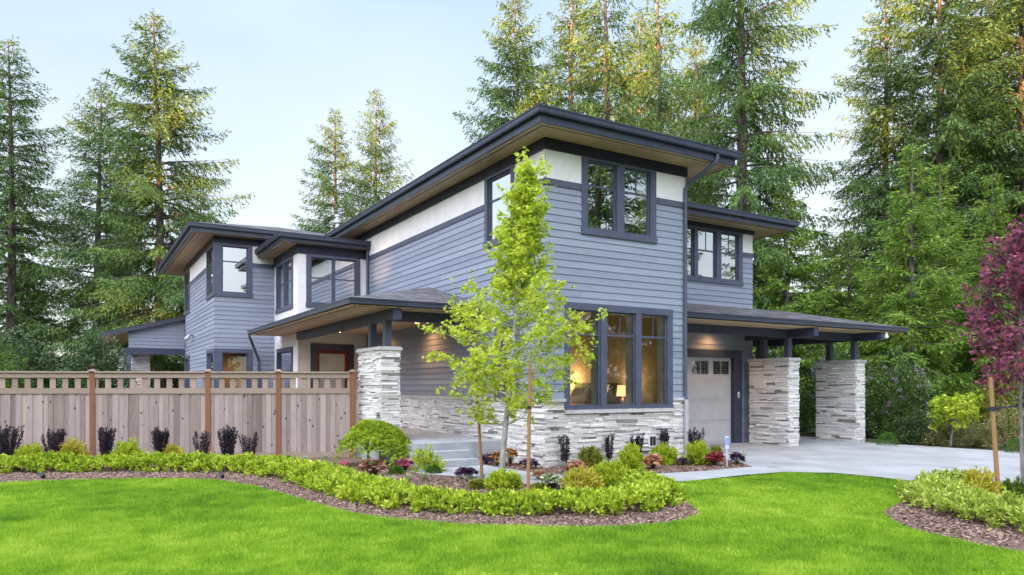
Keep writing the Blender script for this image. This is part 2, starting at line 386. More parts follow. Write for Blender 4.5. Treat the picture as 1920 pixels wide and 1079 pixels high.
def window(pl, s0, s1, z0, z1, panes, tw=.13, top=None, glass=GL_UP, deep=.10, rails=(), vb=(), bottom=None, name='window', rail_vert_only_top=False, jamb=True):
    """outer rectangle of the trim; panes: list of (s0, s1); rails: heights; vb: number of vertical bars per pane"""
    top = tw if top is None else top; bottom = tw if bottom is None else bottom
    mb = MB(); n0, n1 = -deep, .036
    pbox(mb, pl, s0, s1, n0, n1, z1-top, z1); pbox(mb, pl, s0-.015, s1+.015, n0, n1+.012, z0, z0+bottom)
    e = [s0]+[v for p in panes for v in p]+[s1]
    for i in range(0, len(e), 2): pbox(mb, pl, e[i], e[i+1], n0, n1-.004, z0+bottom, z1-top)
    w = mb.build(name, TRIM, house)
    za, zb = z0+bottom, z1-top
    for p0, p1 in panes:
        sb = MB(); f = .035
        pbox(sb, pl, p0, p1, -.06, -.018, za, za+f); pbox(sb, pl, p0, p1, -.06, -.018, zb-f, zb)
        pbox(sb, pl, p0, p0+f, -.06, -.018, za+f, zb-f); pbox(sb, pl, p1-f, p1, -.06, -.018, za+f, zb-f)
        for rz in rails: pbox(sb, pl, p0+f, p1-f, -.055, -.022, rz-.02, rz+.02)
        for k in range(1, (vb or 0)+1):
            sx = p0+(p1-p0)*k/(vb+1); zlo = (max(rails)+.02) if (rail_vert_only_top and rails) else za+f
            pbox(sb, pl, sx-.009, sx+.009, -.05, -.028, zlo, zb-f)
        sb.build('sash', TRIM, w)
        g = MB(); g.quad(P(pl, p0+.02, -.04, za+.02), P(pl, p1-.02, -.04, za+.02), P(pl, p1-.02, -.04, zb-.02), P(pl, p0+.02, -.04, zb-.02))
        g.build('pane', glass, w)
        if jamb:
            jb = MB(); jd = -.27; pbox(jb, pl, p1-.034, p1, jd, -.062, za, zb); pbox(jb, pl, p0, p0+.034, jd, -.062, za, zb); pbox(jb, pl, p0+.034, p1-.034, jd, -.062, za, za+.03); pbox(jb, pl, p0+.034, p1-.034, jd, -.062, zb-.03, zb)
            jb.build('jamb', VINYL, w)
    return w
def ring(mb, o, i, z0, z1):
    (a0, a1, b0, b1), (c0, c1, d0, d1) = o, i
    O = [(a0, b0), (a1, b0), (a1, b1), (a0, b1)]; I = [(c0, d0), (c1, d0), (c1, d1), (c0, d1)]
    for k in range(4):
        p, q, r, s = O[k], O[(k+1) % 4], I[(k+1) % 4], I[k]
        mb.hexa([(*p, z0), (*q, z0), (*r, z0), (*s, z0), (*p, z1), (*q, z1), (*r, z1), (*s, z1)])
def inset(r, d): return (r[0]+d, r[1]-d, r[2]+d, r[3]-d)
def eaves(rect, zt, zs, wall, roof_o):
    """gutter, fascia and boarded soffit round a roof whose outer gutter edge is rect; wall is the wall line"""
    g = MB(); ring(g, rect, inset(rect, .03), zt-.028, zt); ring(g, inset(rect, .012), inset(rect, .10), zt-.115, zt-.0285); ring(g, inset(rect, .022), inset(rect, .09), zt-.135, zt-.1155)
    g.build('gutter', GUTTER, roof_o)
    f = MB(); ring(f, inset(rect, .102), inset(rect, .15), zs-.022, zt-.01); f.build('fascia', GUTTER, roof_o)
    (a0, a1, b0, b1), (c0, c1, d0, d1) = inset(rect, .151), wall
    t = .02; z0, z1 = zs-.0, zs+.0-t
    for m, p, q, r_, s_ in ((SOFX, (a0, b0), (a1, b0), (c1, d0), (c0, d0)), (SOFX, (a1, b1), (a0, b1), (c0, d1), (c1, d1)),
                            (SOFY, (a0, b1), (a0, b0), (c0, d0), (c0, d1)), (SOFY, (a1, b0), (a1, b1), (c1, d1), (c1, d0))):
        s = MB(); s.hexa([(*p, z1), (*q, z1), (*r_, z1), (*s_, z1), (*p, z0), (*q, z0), (*r_, z0), (*s_, z0)]); s.build('soffit', m, roof_o)
    v = MB(); ring(v, inset(rect, .235), inset(rect, .262), z1-.005, z1-.0005); v.build('soffit_vent', BLACK, roof_o)
def hip_roof(rect, zt, pitch=.25, name='roof'):
    a0, a1, b0, b1 = inset(rect, .06); z = zt+.012; w = min(a1-a0, b1-b0)/2; h = w*pitch; mb = MB()
    if a1-a0 < b1-b0:
        m = (a0+a1)/2; r0, r1 = (m, b0+w, z+h), (m, b1-w, z+h)
        mb.poly([(a0, b0, z), (a1, b0, z), r0]); mb.poly([(a1, b1, z), (a0, b1, z), r1])
        mb.poly([(a1, b0, z), (a1, b1, z), r1, r0]); mb.poly([(a0, b1, z), (a0, b0, z), r0, r1])
    else:
        m = (b0+b1)/2; r0, r1 = (a0+w, m, z+h), (a1-w, m, z+h)
        mb.poly([(a0, b0, z), (a1, b0, z), r1, r0]); mb.poly([(a1, b1, z), (a0, b1, z), r0, r1])
        mb.poly([(a0, b1, z), (a0, b0, z), r0]); mb.poly([(a1, b0, z), (a1, b1, z), r1])
    ring(mb, (a0, a1, b0, b1), inset((a0, a1, b0, b1), .04), zt-.015, z-.001)
    return mb.build(name, SHING, house)

# ---- main block --------------------------------------------------------------------------
MW, ML = 3.77, 14.0
ZS, ZF, ZB0, ZB1, ZC = 6.54, 6.30, 5.60, 5.73, 1.37
fr0 = ('F', 0.0); lf0 = ('L', 0.0); rt0 = ('R', MW)
WU = (.886, 2.89, 4.72, 6.305)         # upper front window (outer trim)
WB = (.46, 3.376, 1.14, 3.31)          # bedroom window
WL = (1.15, 2.43, 4.72, 6.305)         # left wall, upper
WLL = (.95, 1.95, 1.372, 3.05)         # left wall, lower
def hl(w, d=.05): return (w[0]+d, w[1]-d, w[2]+d, w[3]+d if w[3] > 6.2 else w[3]-d)
siding(fr0, 0, MW, ZC, ZB0, [hl(WU), hl(WB)], 1, ext0=.012)
siding(lf0, 0, ML, ZC, ZB0, [hl(WL), hl(WLL)], 2, ext0=.012)
siding(rt0, 0, ML, 0, ZF, [], 3)
panel('back_wall', ('B', ML), -4, MW, 0, ZS, SIDING, n=0)
for a, b in ((0, WU[0]+.05), (WU[1]-.05, MW)): panel('white_panel', fr0, a, b, ZB1-.01, ZF+.02, WHITE)
for a, b in ((0, WL[0]+.05), (WL[1]-.05, ML)): panel('white_panel', lf0, a, b, ZB1-.01, ZF+.02, WHITE)
for a, b in ((-.028, WU[0]), (WU[1], MW)): board('belly_band', fr0, a, b, ZB0, ZB1, n1=.028)
for a, b in ((0, WL[0]), (WL[1], ML)): board('belly_band', lf0, a, b, ZB0, ZB1, n1=.028)
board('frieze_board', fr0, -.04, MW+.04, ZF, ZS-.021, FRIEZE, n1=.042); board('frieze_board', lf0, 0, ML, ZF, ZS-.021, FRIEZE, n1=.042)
# stone base with cap
mb = MB(); WBh = (WB[0], WB[1], 1.06, 2.0)
ledge(mb, fr0, 0, MW, 0, 1.305, [WBh], 11, .02); st = mb
ledge(mb, lf0, 0, 13.2, 0, 1.305, [], 12, .02)
sb = mb.build('stone_base', STONE, house)
mb = MB(); pbox(mb, fr0, .002, MW, -.12, .004, 0, 1.06); pbox(mb, fr0, .002, WB[0], -.12, .004, 1.06, 1.305); pbox(mb, fr0, WB[1], MW, -.12, .004, 1.06, 1.305); pbox(mb, lf0, 0, 13.2, -.12, .003, 0, 1.305); mb.build('mortar', MORTAR, sb)
mb = MB(); pbox(mb, fr0, -.075, WB[0], -.02, .075, 1.306, 1.366); pbox(mb, fr0, WB[1], MW, -.02, .075, 1.306, 1.366); pbox(mb, lf0, .02, 13.2, -.02, .0745, 1.306, 1.366); pbox(mb, fr0, WB[0]-.01, WB[1]+.01, -.1, .085, 1.062, 1.138); mb.build('stone_cap', CAP, sb)
# windows
window(fr0, *WU[:2], WU[2], WU[3], [(1.03, 1.79), (2.0, 2.72)], top=.06, rails=(5.74,), vb=1, rail_vert_only_top=True)
window(fr0, *WB[:2], WB[2], WB[3], [(.59, 1.37), (1.53, 2.31), (2.47, 3.22)], top=.14, rails=(2.68,), vb=1, rail_vert_only_top=True, glass=GL_BED, bottom=.06)
window(lf0, *WL[:2], WL[2], WL[3], [(1.28, 2.30)], top=.06, rails=(5.74,), vb=0)
window(lf0, *WLL[:2], WLL[2], WLL[3], [(1.08, 1.82)], rails=(2.6,), vb=0)
# crawl-space vent low in the stone
mb = MB(); pbox(mb, fr0, 2.66, 2.86, .01, .06, .30, .56); v = mb.build('foundation_vent', PLWHITE, house)
mb = MB()
for k in range(2): pbox(mb, fr0, 2.68+.085*k, 2.755+.085*k, .0605, .064, .33, .53)
mb.build('louvre', BLACK, v)
# bedroom behind the big window
mb = MB(); x0, x1, y0, y1, z0, z1 = .14, 3.63, .275, 5.2, .5, 3.45
mb.quad((x0, y0, z0), (x1, y0, z0), (x1, y1, z0), (x0, y1, z0)); mb.quad((x0, y0, z1), (x0, y1, z1), (x1, y1, z1), (x1, y0, z1))
mb.quad((x0, y1, z0), (x1, y1, z0), (x1, y1, z1), (x0, y1, z1)); mb.quad((x0, y0, z0), (x0, y1, z0), (x0, y1, z1), (x0, y0, z1)); mb.quad((x1, y0, z0), (x1, y0, z1), (x1, y1, z1), (x1, y1, z0))
mb.build('bedroom', ROOM, house)
mb = MB(); mb.quad((.1, .19, 3.6), (.1, ML-.2, 3.6), (MW-.1, ML-.2, 3.6), (MW-.1, .19, 3.6)); mb.build('upper_floor', DARK, house)
# main roof
RM = (-.67, MW+.95, -.79, ML+1.0)
rf = hip_roof(RM, 6.80); eaves(RM, 6.80, ZS, (0, MW, 0, ML), rf)
# downspout on the right corner: from the gutter back to the wall, then down
def pipe(pts, r=.042, m=TRIM, name='downspout', par=None):
    mb = MB(); mb.tube(pts, r, 8); return mb.build(name, m, par or house)
pipe([(4.02, -.72, 6.70), (4.02, -.72, 6.58), (4.0, -.69, 6.50), (3.76, -.12, 6.12), (3.72, -.065, 6.02), (3.72, -.065, 1.42), (3.72, -.10, 1.30)])
d2 = pipe([(3.72, -.10, 1.32), (3.72, -.10, .03)], .05, noise_mat('grey_pipe', (.36, .37, .40), (.44, .45, .48), 5, .5))
d2['label'] = 'pale grey lower length of the downspout'

# ---- garage wing -----------------------------------------------------------------------------
GB, GW = 2.4, 8.8
gf = ('F', GB); gr = ('R', GW)
DO = (4.0, 8.0, 0, 2.42)
siding(gf, MW, GW, 0, 3.4, [(3.8, 8.28, -1, 2.60)], 5)
WG = (5.62, 8.36, 4.48, 6.0)
siding(gf, MW, GW, 3.4, 5.33, [hl(WG)], 6); panel('white_panel', gf, MW, WG[0]+.05, 5.44, 6.02, WHITE); panel('white_panel', gf, WG[1]-.05, GW, 5.44, 6.02, WHITE); panel('white_panel', gf, WG[0]+.05, WG[1]-.05, 5.95, 6.02, WHITE)
siding(gr, GB, 9.5, 0, 5.9, [], 7); panel('back_wall', ('B', 9.5), MW, GW, 0, 6.1, SIDING, n=0)
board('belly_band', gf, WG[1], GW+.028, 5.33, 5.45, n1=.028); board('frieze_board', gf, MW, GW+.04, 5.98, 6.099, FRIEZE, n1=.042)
window(gf, WG[0], WG[1], WG[2], 5.99, [(5.75, 6.46), (6.6, 7.31), (7.5, 8.2)], top=.07, rails=(5.36,), vb=1, rail_vert_only_top=True)
RG = (MW-1.5, 9.92, 1.65, 10.3)
rf = hip_roof(RG, 6.36, .22); eaves(RG, 6.36, 6.12, (MW, GW, GB, 9.5), rf)
mb = MB(); mb.box(MW+.05, GW-.05, GB+.3, 9.4, 3.5, 3.55); mb.build('upper_floor', DARK, house)
# door, casing
mb = MB(); pbox(mb, gf, 8.0, 8.3, -.1, .06, 0, 2.42); pbox(mb, gf, 3.78, 8.3, -.1, .062, 2.42, 2.62); pbox(mb, gf, 3.78, 4.0, -.1, .06, 0, 2.42); mb.build('door_casing', BEAM, house)
mb = MB(); pbox(mb, gf, DO[0], DO[1], -.13, -.085, 0.012, DO[3])
nc = 5; cw = (DO[1]-DO[0])/nc; rh = DO[3]/4
for r in range(3): pbox(mb, gf, DO[0]+.09, DO[1]-.09, -.085, -.066, r*rh+.07, r*rh+rh-.05)
for r in range(1, 4): pbox(mb, gf, DO[0], DO[1], -.086, -.0795, r*rh+.004, r*rh+.022)
gd = mb.build('garage_door', DOORP, house)
for c in range(nc):
    for k in range(2):
        s = DO[0]+c*cw+.09+k*(cw-.16)/2; e = s+(cw-.22)/2
        mb = MB(); z = 3*rh+.14; zz = DO[3]-.1
        pbox(mb, gf, s, e, -.0845, -.078, z, zz); p = mb.build('pane', GL_DK, gd)
        mb = MB()
        for q in range(1, 3): pbox(mb, gf, s+.02, e-.02, -.0775, -.072, z+(zz-z)*q/3-.006, z+(zz-z)*q/3+.006)
        for q in (1, 2): pbox(mb, gf, s+(e-s)*q/3-.006, s+(e-s)*q/3+.006, -.0772, -.071, z, zz)
        mb.build('grille', BLACK, p)
mb = MB(); pbox(mb, gf, 8.11, 8.17, .062, .085, 1.30, 1.46); k = mb.build('door_keypad', PLWHITE, house)
mb = MB(); pbox(mb, gf, 8.12, 8.16, .0855, .088, 1.33, 1.38); mb.build('button', METAL, k)

# ---- carport ----------------------------------------------------------------------------------
def stone_column(a0, a1, b0, b1, z1, seed, base=0.):
    mb = MB()
    ledge(mb, ('F', b0), a0, a1, base, z1, [], seed, .022); ledge(mb, ('L', a0), b0, b1, base, z1, [], seed+1, .022)
    ledge(mb, ('R', a1), b0, b1, base, z1, [], seed+2, .022); ledge(mb, ('B', b1), a0, a1, base, z1, [], seed+3, .022)
    c = mb.build('stone_column', STONE, house)
    mb = MB(); mb.box(a0, a1, b0, b1, base, z1); mb.build('mortar', MORTAR, c)
    mb = MB(); o = .06; mb.box(a0-o, a1+o, b0-o, b1+o, z1, z1+.05); mb.box(a0-o+.015, a1+o-.015, b0-o+.015, b1+o-.015, z1+.05, z1+.075); mb.build('column_cap', CAP, c)
    return c
ZK = 2.31
CC = [(8.36, 8.74, .82, 2.10), (11.30, 11.68, .82, 2.10)]
for i, c in enumerate(CC):
    stone_column(*c, ZK, 40+10*i)
    am = (c[0]+c[1])/2
    for b in (.92, 1.72):
        mb = MB(); mb.box(am-.075, am+.075, b, b+.15, ZK+.075, 2.931); mb.build('post', TRIM, house)
    mb = MB(); mb.box(am-.085, am+.085, .12, 4.5, 2.93, 3.148); mb.build('beam', BEAM, house)
mb = MB(); mb.box(MW+.02, 11.4, .94, 1.08, 2.935, 3.147); mb.build('beam', BEAM, house)
mb = MB(); mb.box(GW+.02, 11.4, 4.3, 4.5, 2.935, 3.147); mb.build('beam', BEAM, house)
for a in (9.2, 11.49):
    mb = MB(); mb.box(a-.07, a+.07, 4.33, 4.47, 0.0, 2.935); mb.build('post', TRIM, house)
RC = (MW+.02, 12.63, .03, 4.8)
mb = MB(); zc = 3.312; pc = .237
def rz(d): return zc+pc*d
mb.poly([(RC[0], .06, zc), (12.6, .06, zc), (10.26, 2.4, rz(2.34)), (RC[0], 2.4, rz(2.34))])
mb.poly([(12.6, .06, zc), (12.6, 4.74, zc), (10.26, 2.4, rz(2.34))])
mb.poly([(12.6, 4.74, zc), (GW, 4.74, zc), (GW, 2.4, rz(2.34)), (10.26, 2.4, rz(2.34))])
rf = mb.build('carport_roof', SHING, house)
g = MB(); o = RC
for d0, d1, z0, z1 in ((0, .03, 3.272, 3.3), (.012, .10, 3.19, 3.2715), (.1, .15, 3.152, 3.26)):
    g.box(o[0], o[1]-d0, o[2]+d0, o[2]+d1, z0, z1); g.box(o[1]-d1, o[1]-d0, o[2]+d1, o[3]-d0, z0, z1); g.box(GW+.02, o[1]-d1, o[3]-d1, o[3]-d0, z0, z1)
g.build('gutter', GUTTER, rf)
mb = MB(); mb.box(RC[0], 12.54, .12, 2.39, 3.15, 3.168); mb.box(GW+.025, 12.54, 2.39, 4.71, 3.15, 3.168); mb.build('soffit', SOFX, rf)
# little white security light under the carport eave corner
mb = MB(); mb.lathe([(0, .12), (.025, .115), (.03, .08), (.03, .04), (.055, .035), (.062, 0), (.052, -.035), (.03, -.055), (0, -.062)], 14, (11.62, .1, 3.02)); mb.build('security_light', PLWHITE, house, smooth=True)

# ---- entry porch -------------------------------------------------------------------------------
PC = (-2.37, -1.97, 2.72, 4.10)
stone_column(*PC, 2.39, 70, .45)
am = -2.17
for b in (2.82, 3.72):
    mb = MB(); mb.box(am-.075, am+.075, b, b+.15, 2.465, 3.021); mb.build('post', TRIM, house)
mb = MB(); mb.box(am-.09, am+.09, 2.3, 10.1, 3.02, 3.248); mb.build('beam', BEAM, house)
mb = MB(); mb.box(am+.092, -.03, 2.8, 2.98, 3.025, 3.247); mb.build('beam', BEAM, house)
RP = (-3.26, .06, 2.17, 12.27)
mb = MB(); z = 3.412; q = .25; e0, e1 = -3.2, 0.0
mb.poly([(e0, 2.23, z), (e1, 2.23, z), (e1, 2.23+3.2, z+3.2*q)])
mb.poly([(e0, 12.21, z), (e0, 2.23, z), (e1, 5.43, z+3.2*q), (e1, 9.01, z+3.2*q)])
mb.poly([(e1, 12.21, z), (e0, 12.21, z), (e1, 9.01, z+3.2*q)])
rf = mb.build('porch_roof', SHING, house)
g = MB()
for d0, d1, z0, z1 in ((0, .03, 3.372, 3.4), (.012, .10, 3.285, 3.3715), (.1, .15, 3.252, 3.36)):
    g.box(RP[0]+d0, RP[1], RP[2]+d0, RP[2]+d1, z0, z1); g.box(RP[0]+d0, RP[0]+d1, RP[2]+d1, RP[3]-d1, z0, z1); g.box(RP[0]+d0, -2.2, RP[3]-d1, RP[3]-d0, z0, z1)
g.build('gutter', GUTTER, rf)
mb = MB(); mb.box(RP[0]+.085, -.001, RP[2]+.085, RP[3]-.085, 3.25, 3.27); mb.build('soffit', SOFY, rf)
mb = MB(); mb.box(RP[0]+.2, RP[0]+.225, 2.37, 12.1, 3.244, 3.2495); mb.box(RP[0]+.225, -.05, 2.37, 2.395, 3.244, 3.2495); mb.build('soffit_vent', BLACK, rf)
pipe([(-3.2, 12.2, 3.32), (-3.2, 12.2, 3.2), (-3.15, 12.25, 3.12), (-2.75, 13.05, 2.55), (-2.72, 13.12, 2.45), (-2.72, 13.12, .1)])
# floor, steps, plinth
mb = MB(); mb.box(-2.3, -.01, 1.55, 2.66, 0, .45); mb.box(-2.43, -.01, 2.66, 13.15, 0, .449); mb.build('porch_floor', CONC, house)
mb = MB()
for k, (b, z) in enumerate(((.95, .15), (1.25, .30))):
    mb.box(-2.3, -.95+.03*k, b, 1.549, (0, .1501)[k], z)
mb.build('porch_steps', CONC, house)
mb = MB(); mb.box(-2.44, -1.9, 2.64, 2.66, 0, .449); mb.box(-2.44, -1.9, 2.66, 4.2, .449, .452); mb.build('plinth', CONC, house)
# entry wall with the red-framed door
ef = ('F', 10.2); BA = -2.19
panel('entry_wall', ef, BA, -.02, .45, 3.25, STUCCO, [(-1.72, -.52, -1, 2.83)], n=.0)
mb = MB(); pbox(mb, ef, -1.8, -1.62, -.08, .04, .45, 2.74); pbox(mb, ef, -.62, -.44, -.08, .04, .45, 2.74); pbox(mb, ef, -1.8, -.44, -.08, .042, 2.74, 2.93); mb.build('door_casing', BEAM, house)
mb = MB(); z0, z1 = .46, 2.74
for s0, s1, za, zb in ((-1.62, -1.52, z0, z1), (-.72, -.62, z0, z1), (-1.52, -.72, z1-.11, z1), (-1.52, -.72, z0, z0+.3)): pbox(mb, ef, s0, s1, -.07, -.02, za, zb)
fd = mb.build('front_door', REDW, house)
mb = MB(); pbox(mb, ef, -1.52, -.72, -.055, -.035, z0+.3, z1-.11); mb.build('pane', FROST, fd)
mb = MB(); pbox(mb, ef, -1.58, -1.54, -.02, .03, 1.25, 1.75); mb.build('handle', METAL, fd)

# ---- bay over the entry ------------------------------------------------------------------------
bl = ('L', BA)
ZBT = 5.95
WF = (-1.936, -.236, 4.04, 5.70); WS = (10.72, 12.87, 4.04, 5.70); WS2 = (10.75, 12.8, 1.3, 2.86)
panel('bay_wall', ef, BA, -.02, 3.25, ZBT, WHITE, [(WF[0]+.05, WF[1]-.05, WF[2]+.05, WF[3]-.05)], n=0)
panel('bay_wall', bl, 10.2, 13.2, .45, ZBT, WHITE, [(w[0]+.05, w[1]-.05, w[2]+.05, w[3]-.05) for w in (WS, WS2)], n=0)
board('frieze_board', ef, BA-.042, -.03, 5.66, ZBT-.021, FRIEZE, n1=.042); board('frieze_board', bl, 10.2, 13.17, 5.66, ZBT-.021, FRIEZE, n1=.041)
window(ef, WF[0], WF[1], WF[2], 5.659, [(-1.80, -1.10), (-1.06, -.37)], top=.08, rails=(4.95,), vb=0)
window(bl, WS[0], WS[1], WS[2], 5.659, [(10.85, 11.74), (11.85, 12.74)], top=.08, rails=(4.95,), vb=0)
window(bl, *WS2, [(10.88, 12.67)], rails=(), vb=0)
RB = (-2.85, .12, 9.80, 13.28)
rf = hip_roof(RB, 6.17, .2); eaves(RB, 6.17, ZBT, (BA, 0.0, 10.2, 13.2), rf)
pipe([(-.06, 9.86, 6.1), (-.06, 9.9, 6.0), (-.06, 10.0, 5.9), (-.06, 10.0, 3.9)])
mb = MB(); mb.box(BA+.1, -.05, 10.4, 13.1, 3.45, 3.5); mb.build('upper_floor', DARK, house)

# ---- rear wing ---------------------------------------------------------------------------------
WA, WE = -4.08, 20.9
wf = ('F', 13.2); wl = ('L', WA)
W1 = (WA-.036, -2.91, 4.57, 6.305); W2 = (13.2, 14.8, 4.57, 6.305); W3 = (WA-.036, -2.91, 1.25, 2.86); W4 = (13.2, 14.8, 1.25, 2.86); W5 = (19.2, 20.75, 4.55, 6.305); W6 = (19.2, 20.75, 1.2, 2.86)
siding(wf, WA, BA, 0, ZB0, [(WA-1, W1[1]-.05, W1[2]+.05, 9), (WA-1, W3[1]-.05, W3[2]+.05, W3[3]-.05)], 21, ext0=.012)
siding(wl, 13.2, WE, 0, ZB0, [(13.1, W2[1]-.05, W2[2]+.05, 9), (13.1, W4[1]-.05, W4[2]+.05, W4[3]-.05), hl(W5), hl(W6)], 22, ext0=.012)
panel('white_panel', wf, W1[1]-.02, BA, ZB1-.01, ZF+.02, WHITE); panel('white_panel', wl, W2[1]-.02, W5[0]+.05, ZB1-.01, ZF+.02, WHITE)
board('belly_band', wf, W1[1], BA, ZB0, ZB1, n1=.028); board('belly_band', wl, W2[1], W5[0], ZB0, ZB1, n1=.028)
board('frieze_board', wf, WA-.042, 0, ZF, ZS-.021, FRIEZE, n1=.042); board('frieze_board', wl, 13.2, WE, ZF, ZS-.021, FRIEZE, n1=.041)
for w, wz in ((W1, 6.3), (W3, W3[3])):
    window(wf, w[0], w[1], w[2], wz, [(-3.86, -3.06)], glass=GL_UP if wz > 6 else GL_BED, top=.08 if wz > 6 else .13, rails=(5.72,) if wz > 6 else (), vb=0)
for w, wz, pn in ((W2, 6.3, (13.4, 14.66)), (W4, W4[3], (13.4, 14.66)), (W5, 6.3, (19.35, 20.6)), (W6, W6[3], (19.35, 20.6))):
    window(wl, w[0], w[1], w[2], wz, [pn], top=.08 if wz > 6 else .13, rails=(5.72,) if wz > 6 else (), vb=0)
panel('back_wall', ('B', WE), WA, 0, 0, ZS, SIDING, n=0)
mb = MB(); mb.box(WA+.1, -.05, 13.4, WE-.1, 3.4, 3.45); mb.box(-1.9, -1.8, 13.4, WE-.1, 0, 6.5); mb.build('inner_wall', DARK, house)
# boxes added inside the low corner window; their orange imitates a lit wood interior
mb = MB(); mb.box(-4.0, -3.35, 13.75, 14.2, .5, 3.0); mb.box(-3.34, -2.7, 13.78, 14.2, .5, 3.0); mb.build('lit_room_standin', noise_mat('lit_wood_orange', (.50, .13, .02), (.66, .24, .04), 3, .4, stretch=(1, 1, .2)), house)
RW = (-4.93, 2.2, 12.7, 23.0)
rf = hip_roof(RW, 6.795); eaves(RW, 6.795, ZS-.003, (WA, 0.0, 13.2, WE), rf)
mb = MB(); mb.tube([(1.2, 17.0, 6.9), (1.2, 17.0, 8.3)], .11, 14); mb.lathe([(.12, 0), (.18, .03), (.18, .17), (.11, .2), (.11, .26), (.15, .28), (.15, .36), (0, .4)], 14, (1.2, 17.0, 8.25)); mb.build('flue_pipe', METAL, house)
# twin floodlight on the left wall
mb = MB(); mb.tube([(WA-.02, 18.2, 3.62), (WA-.10, 18.2, 3.62)], .07, 12); fl = mb.build('floodlight', METAL, house)
for d in (-.13, .13):
    mb = MB(); mb.tube([(WA-.09, 18.2+d*.4, 3.62), (WA-.16, 18.2+d, 3.55), (WA-.26, 18.2+d*1.1, 3.42)], [.03, .05, .09], 10); mb.build('lamp_head', METAL, fl)
# ---- covered patio at the far left -------------------------------------------------------------
pf = ('F', 20.65); x0, x1 = -7.05, WA-.02; zl, zh = 3.74, 4.54
sl = (zh-zl)/(x1-x0)
mb = MB(); mb.poly([(x0, 20.6, zl+.01), (x1, 20.6, zh+.01), (x1, 31.5, zh+.01), (x0, 31.5, zl+.01)]); rf = mb.build('patio_roof', SHING, house)
mb = MB(); mb.hexa([(x0, 20.55, zl-.17), (x1, 20.55, zh-.17), (x1, 20.62, zh-.17), (x0, 20.62, zl-.17), (x0, 20.55, zl), (x1, 20.55, zh), (x1, 20.62, zh), (x0, 20.62, zl)])
mb.box(x0-.1, x0, 20.55, 31.5, zl-.17, zl-.02); mb.build('fascia', GUTTER, rf)
mb = MB(); mb.hexa([(x0+.01, 20.63, zl-.16), (x1, 20.63, zh-.16), (x1, 31.5, zh-.16), (x0+.01, 31.5, zl-.16), (x0+.01, 20.63, zl-.14), (x1, 20.63, zh-.14), (x1, 31.5, zh-.14), (x0+.01, 31.5, zl-.14)]); mb.build('soffit', SOFY, rf)
mb = MB(); xa = -6.15; ps = 20.8
zz = 3.16
while zz < zh-.2:
    xl = max(xa, x0+(zz+.1465-zl+.17)/sl); xl2 = max(xa, x0+(zz-zl+.17)/sl)
    mb.quad((xl2, ps-.02, zz), (x1, ps-.02, zz), (x1, ps, min(zz+.1465, zh-.17)), (min(xl, x1-.01), ps, min(zz+.1465, zh-.17)), .5); mb.quad((xl2, ps, zz), (x1, ps, zz), (x1, ps-.02, zz), (xl2, ps-.02, zz), .5); zz += .1465
mb.build('gable_wall', SIDING, house)
mb = MB(); mb.poly([(xa, ps+.02, 3.16), (x1, ps+.02, 3.16), (x1, ps+.02, zh-.17), (xa, ps+.02, zl-.17+sl*(xa-x0))]); mb.build('gable_sheathing', TRIM, house)
mb = MB(); mb.box(xa-.1, x1, ps-.06, ps+.1, 2.92, 3.18); mb.box(xa-.1, xa+.1, ps+.1, 31, 2.92, 3.18); mb.build('beam', BEAM, house)
mb = MB(); mb.box(xa-.09, xa+.09, ps-.05, ps+.09, 0, 2.92); mb.build('post', TRIM, house)
mb = MB(); mb.box(xa-.09, xa+.09, 24.2, 24.4, 0, 2.92); mb.build('post', TRIM, house)
stone_column(-5.95, -5.35, 21.6, 22.1, 2.9, 90); stone_column(-6.4, -6.0, 23.0, 23.5, 2.9, 95)
mb = MB(); mb.box(x0+.3, x1, 20.5, 29.2, 0, .08); mb.build('patio_floor', CONC, house)

# ---- lit lamps the photo shows ------------------------------------------------------------------
def downlight(a, b, z, power, spot=True, col=(1, .48, .16)):
    mb = MB(); mb.lathe([(.085, .0), (.085, -.012), (.065, -.014), (.06, 0)], 14, (a, b, z)); o = mb.build('recessed_light', PLWHITE, house)
    mb = MB(); mb.lathe([(.06, -.003), (.0, -.003)], 14, (a, b, z)); mb.build('lens', LAMPW, o)
    l = bpy.data.lights.new('recessed_light', 'SPOT'); l.energy = power; l.color = col; l.spot_size = R(150); l.spot_blend = 1.0; l.shadow_soft_size = .05
    lo = bpy.data.objects.new('recessed_light_bulb', l); COL.objects.link(lo); lo.parent = o; lo.location = (a, b, z-.03)
downlight(-.45, 5.2, 3.25, 17); downlight(-.5, 8.2, 3.25, 12); downlight(-1.2, 9.3, 3.25, 5)
downlight(7.0, 2.08, 3.15, 9)
hmat = None
def Hw(a, b, z=0): return tuple(C0+U*a+V_*b+Vector((0, 0, z)))
def bedside(a, b, label, lab2, pw):
    n = empty('nightstand', Hw(a, b, .5), HROT); tag(n, lab2, 'nightstand', 'nightstands beside the bed')
    mb = MB(); mb.box(-.24, .24, -.2, .2, 0, .58); mb.build('cabinet', BLACK, n)
    mb = MB(); mb.box(-.2, .2, -.206, -.2, .14, .32); mb.box(-.2, .2, -.206, -.2, .35, .53); mb.build('drawer', BLACK, n)
    t = empty('table_lamp', Hw(a, b, 1.08), HROT); tag(t, label, 'lamp', 'lit table lamps in the bedroom')
    mb = MB(); mb.lathe([(.09, 0), (.09, .02), (.03, .05), (.06, .14), (.04, .22), (.012, .26), (.012, .34)], 14); mb.build('base', METAL, t, smooth=True)
    mb = MB(); mb.lathe([(.15, .30), (.12, .56)], 18); mb.build('lamp_shade', emit_mat('lit_shade', (1.0, .50, .20), .38), t, smooth=True)
    l = bpy.data.lights.new('table_lamp', 'POINT'); l.energy = pw; l.color = (1, .58, .26); l.shadow_soft_size = .08
    lo = bpy.data.objects.new('table_lamp_bulb', l); COL.objects.link(lo); lo.parent = t; lo.location = (0, 0, .66)
